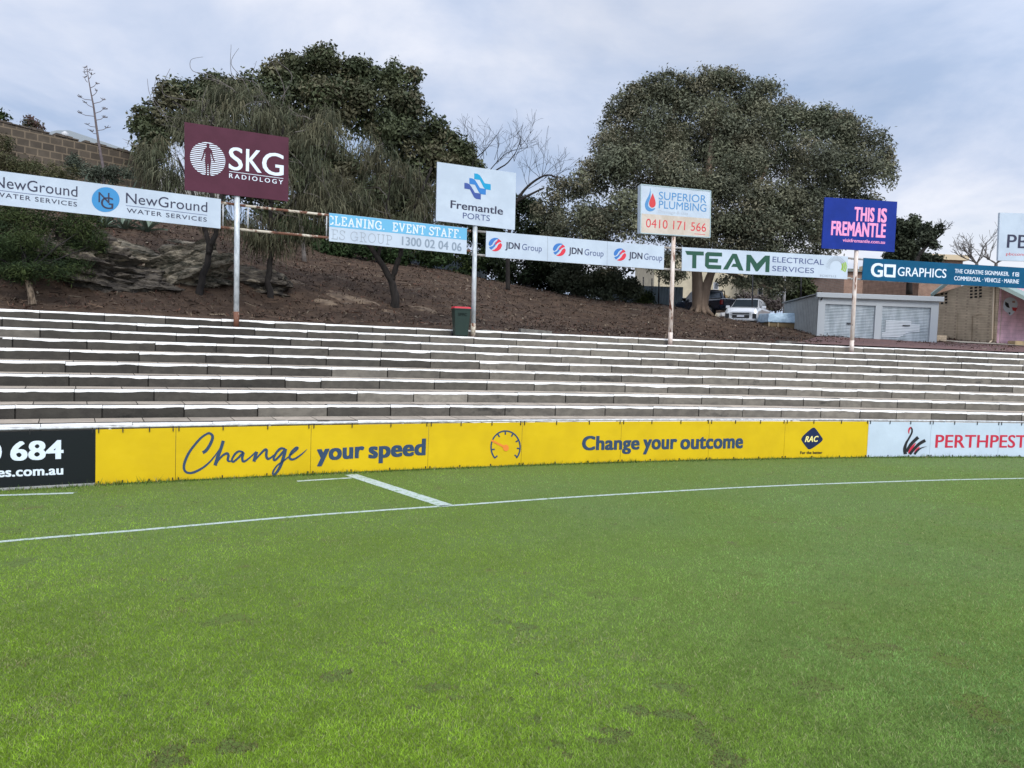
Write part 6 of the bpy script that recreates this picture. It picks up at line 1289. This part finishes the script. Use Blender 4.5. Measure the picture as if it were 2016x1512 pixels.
def ute(loc, rot, paint, label):                    # nose toward +y
    root = thing('pickup_truck', loc, label, 'pickup truck', 'vehicles in the car park'); mb = MB()
    loft(mb, [ring(-2.6, .90, .50, 1.0, 1.12, .88), ring(-2.5, .93, .45, 1.05, 1.14, .90), ring(.9, .93, .42, 1.06, 1.14, .88), ring(2.0, .93, .42, 1.0, 1.1, .82), ring(2.65, .84, .45, .8, .98, .7)]); put(mb, 'body', paint, root, bevel=.03)
    mb = MB(); rings = [[(-.84, y0, 1.1), (.84, y0, 1.1), (w, y1, z), (-w, y1, z)] for y0, y1, z, w in ((-.75, -.62, 1.74, .66), (-.4, -.4, 1.82, .66), (.8, .7, 1.80, .65), (1.5, .95, 1.70, .64))]
    loft(mb, rings); put(mb, 'cabin', paint, root, bevel=.03)
    mb = MB(); quad(mb, [(-.7, -.74, 1.22), (.7, -.74, 1.22), (.58, -.66, 1.66), (-.58, -.66, 1.66)][::-1]); put(mb, 'rear_window', GLASS, root)
    mb = MB(); quad(mb, [(-.72, 1.52, 1.16), (.72, 1.52, 1.16), (.60, 1.03, 1.66), (-.60, 1.03, 1.66)]); put(mb, 'windscreen', GLASS, root)
    for s_ in (-1, 1):
        for y0, y1 in ((-.5, .3), (.4, 1.15)):
            mb = MB(); quad(mb, [(s_ * .85, y0, 1.16), (s_ * .85, y1, 1.16), (s_ * .69, min(y1, .85), 1.66), (s_ * .69, y0 + .06, 1.66)]); put(mb, 'side_window', GLASS, root)
        mb = MB(); mb.box((s_ * 1.02 - .12, 1.02, 1.12), (s_ * 1.02 + .12, 1.16, 1.32)); put(mb, 'mirror', TRIMB, root, bevel=.03)
        mb = MB(); mb.box((s_ * .86 - .07, -2.64, .78), (s_ * .86 + .07, -2.48, 1.08)); put(mb, 'tail_light', TAIL, root, bevel=.02)
        mb = MB(); mb.tube([(s_ * .82, -2.4, 1.17), (s_ * .82, -.8, 1.17)], .03, 6); put(mb, 'bed_rail', TRIMB, root, True)
    mb = MB(); mb.box((-.74, -2.66, .66), (.74, -2.58, 1.12)); put(mb, 'tailgate', paint, root, bevel=.02)
    mb = MB(); mb.box((-.85, -2.78, .42), (.85, -2.56, .56)); put(mb, 'bumper', TRIMB, root, bevel=.03)
    mb = MB(); mb.box((-.19, -2.70, .60), (.19, -2.665, .70)); put(mb, 'number_plate', PLATE, root)
    mb = MB(); mb.tube([(-.66, -.9, 1.15), (-.62, -.85, 1.75), (.62, -.85, 1.75), (.66, -.9, 1.15)], .04, 8); put(mb, 'sports_bar', TRIMB, root, True)
    wheels(root, (-.84, .84), (-1.55, 1.65), .39); root.rotation_euler.z = rot; return root
SILV = mat('silver_paint', (.62, .64, .66), .28, metal=.35, coat=.6); NAVYP = mat('navy_paint', (.012, .020, .040), .22, coat=.8); WHP = mat('white_car_paint', (.72, .73, .74), .25, coat=.7)
def car_at(px, py, Y): return P(px, py, Y)
suv(P(1474, 587, 43.6) - Vector((0, 0, 1.66)), math.radians(-27), SILV, 'silver four wheel drive parked nose to the field between the trunk and the shed')
ute(car_at(1391, 628, 48.5), math.radians(22), NAVYP, 'dark navy pickup truck half hidden behind the thick tan trunk')
suv(car_at(1318, 622, 53), math.radians(150), WHP, 'white car glimpsed behind the rusty lightbox post')
suv(car_at(1436, 634, 61), math.radians(170), WHP, 'white car glimpsed between the navy pickup and the silver car')
# tarpaulin covered trailer by the shed
root = thing('covered_trailer', P(1530, 650, 39.5), 'box trailer under a pale blue tarpaulin at the left side of the shed', 'trailer'); a = P(1512, 634, 39.5); b = P(1546, 634, 41.5); mb = MB(); zt = P(1520, 614, 39.5).z; zm = a.z
mb.hexa([(a.x, a.y, zm), (b.x, a.y, zm), (b.x, a.y + 1.9, zm), (a.x, a.y + 1.9, zm), (a.x + .05, a.y + .1, zt - .08), (b.x, a.y + .1, zt), (b.x, a.y + 1.8, zt + .03), (a.x + .08, a.y + 1.8, zt - .03)]); mb.build('tarpaulin', mat('tarp', lin(176, 200, 218), .4, lin(140, 165, 185), scale=2.5, bump=.8, bscale=3, bdist=.1), root, bevel=.05)
mb = MB(); mb.box((a.x + .08, a.y + .06, zm - .62), (b.x - .05, a.y + 1.8, zm - .004)); mb.build('tray', mat('tray_timber', (.16, .115, .06), .8), root)
for x in (.03, .5):
    mb = MB(); mb.box((a.x + x, a.y, zm - .7), (a.x + x + .06, a.y + .055, zm - .006)); mb.build('stanchion', mat('old_timber', (.3, .24, .16), .8), root)
for x in (a.x - .05, b.x + .02):
    mb = MB(); mb.tube([(x, a.y + 1, zm - .6), (x + .14, a.y + 1, zm - .6)], .3, 16); mb.build('wheel', TYRE, root, True)
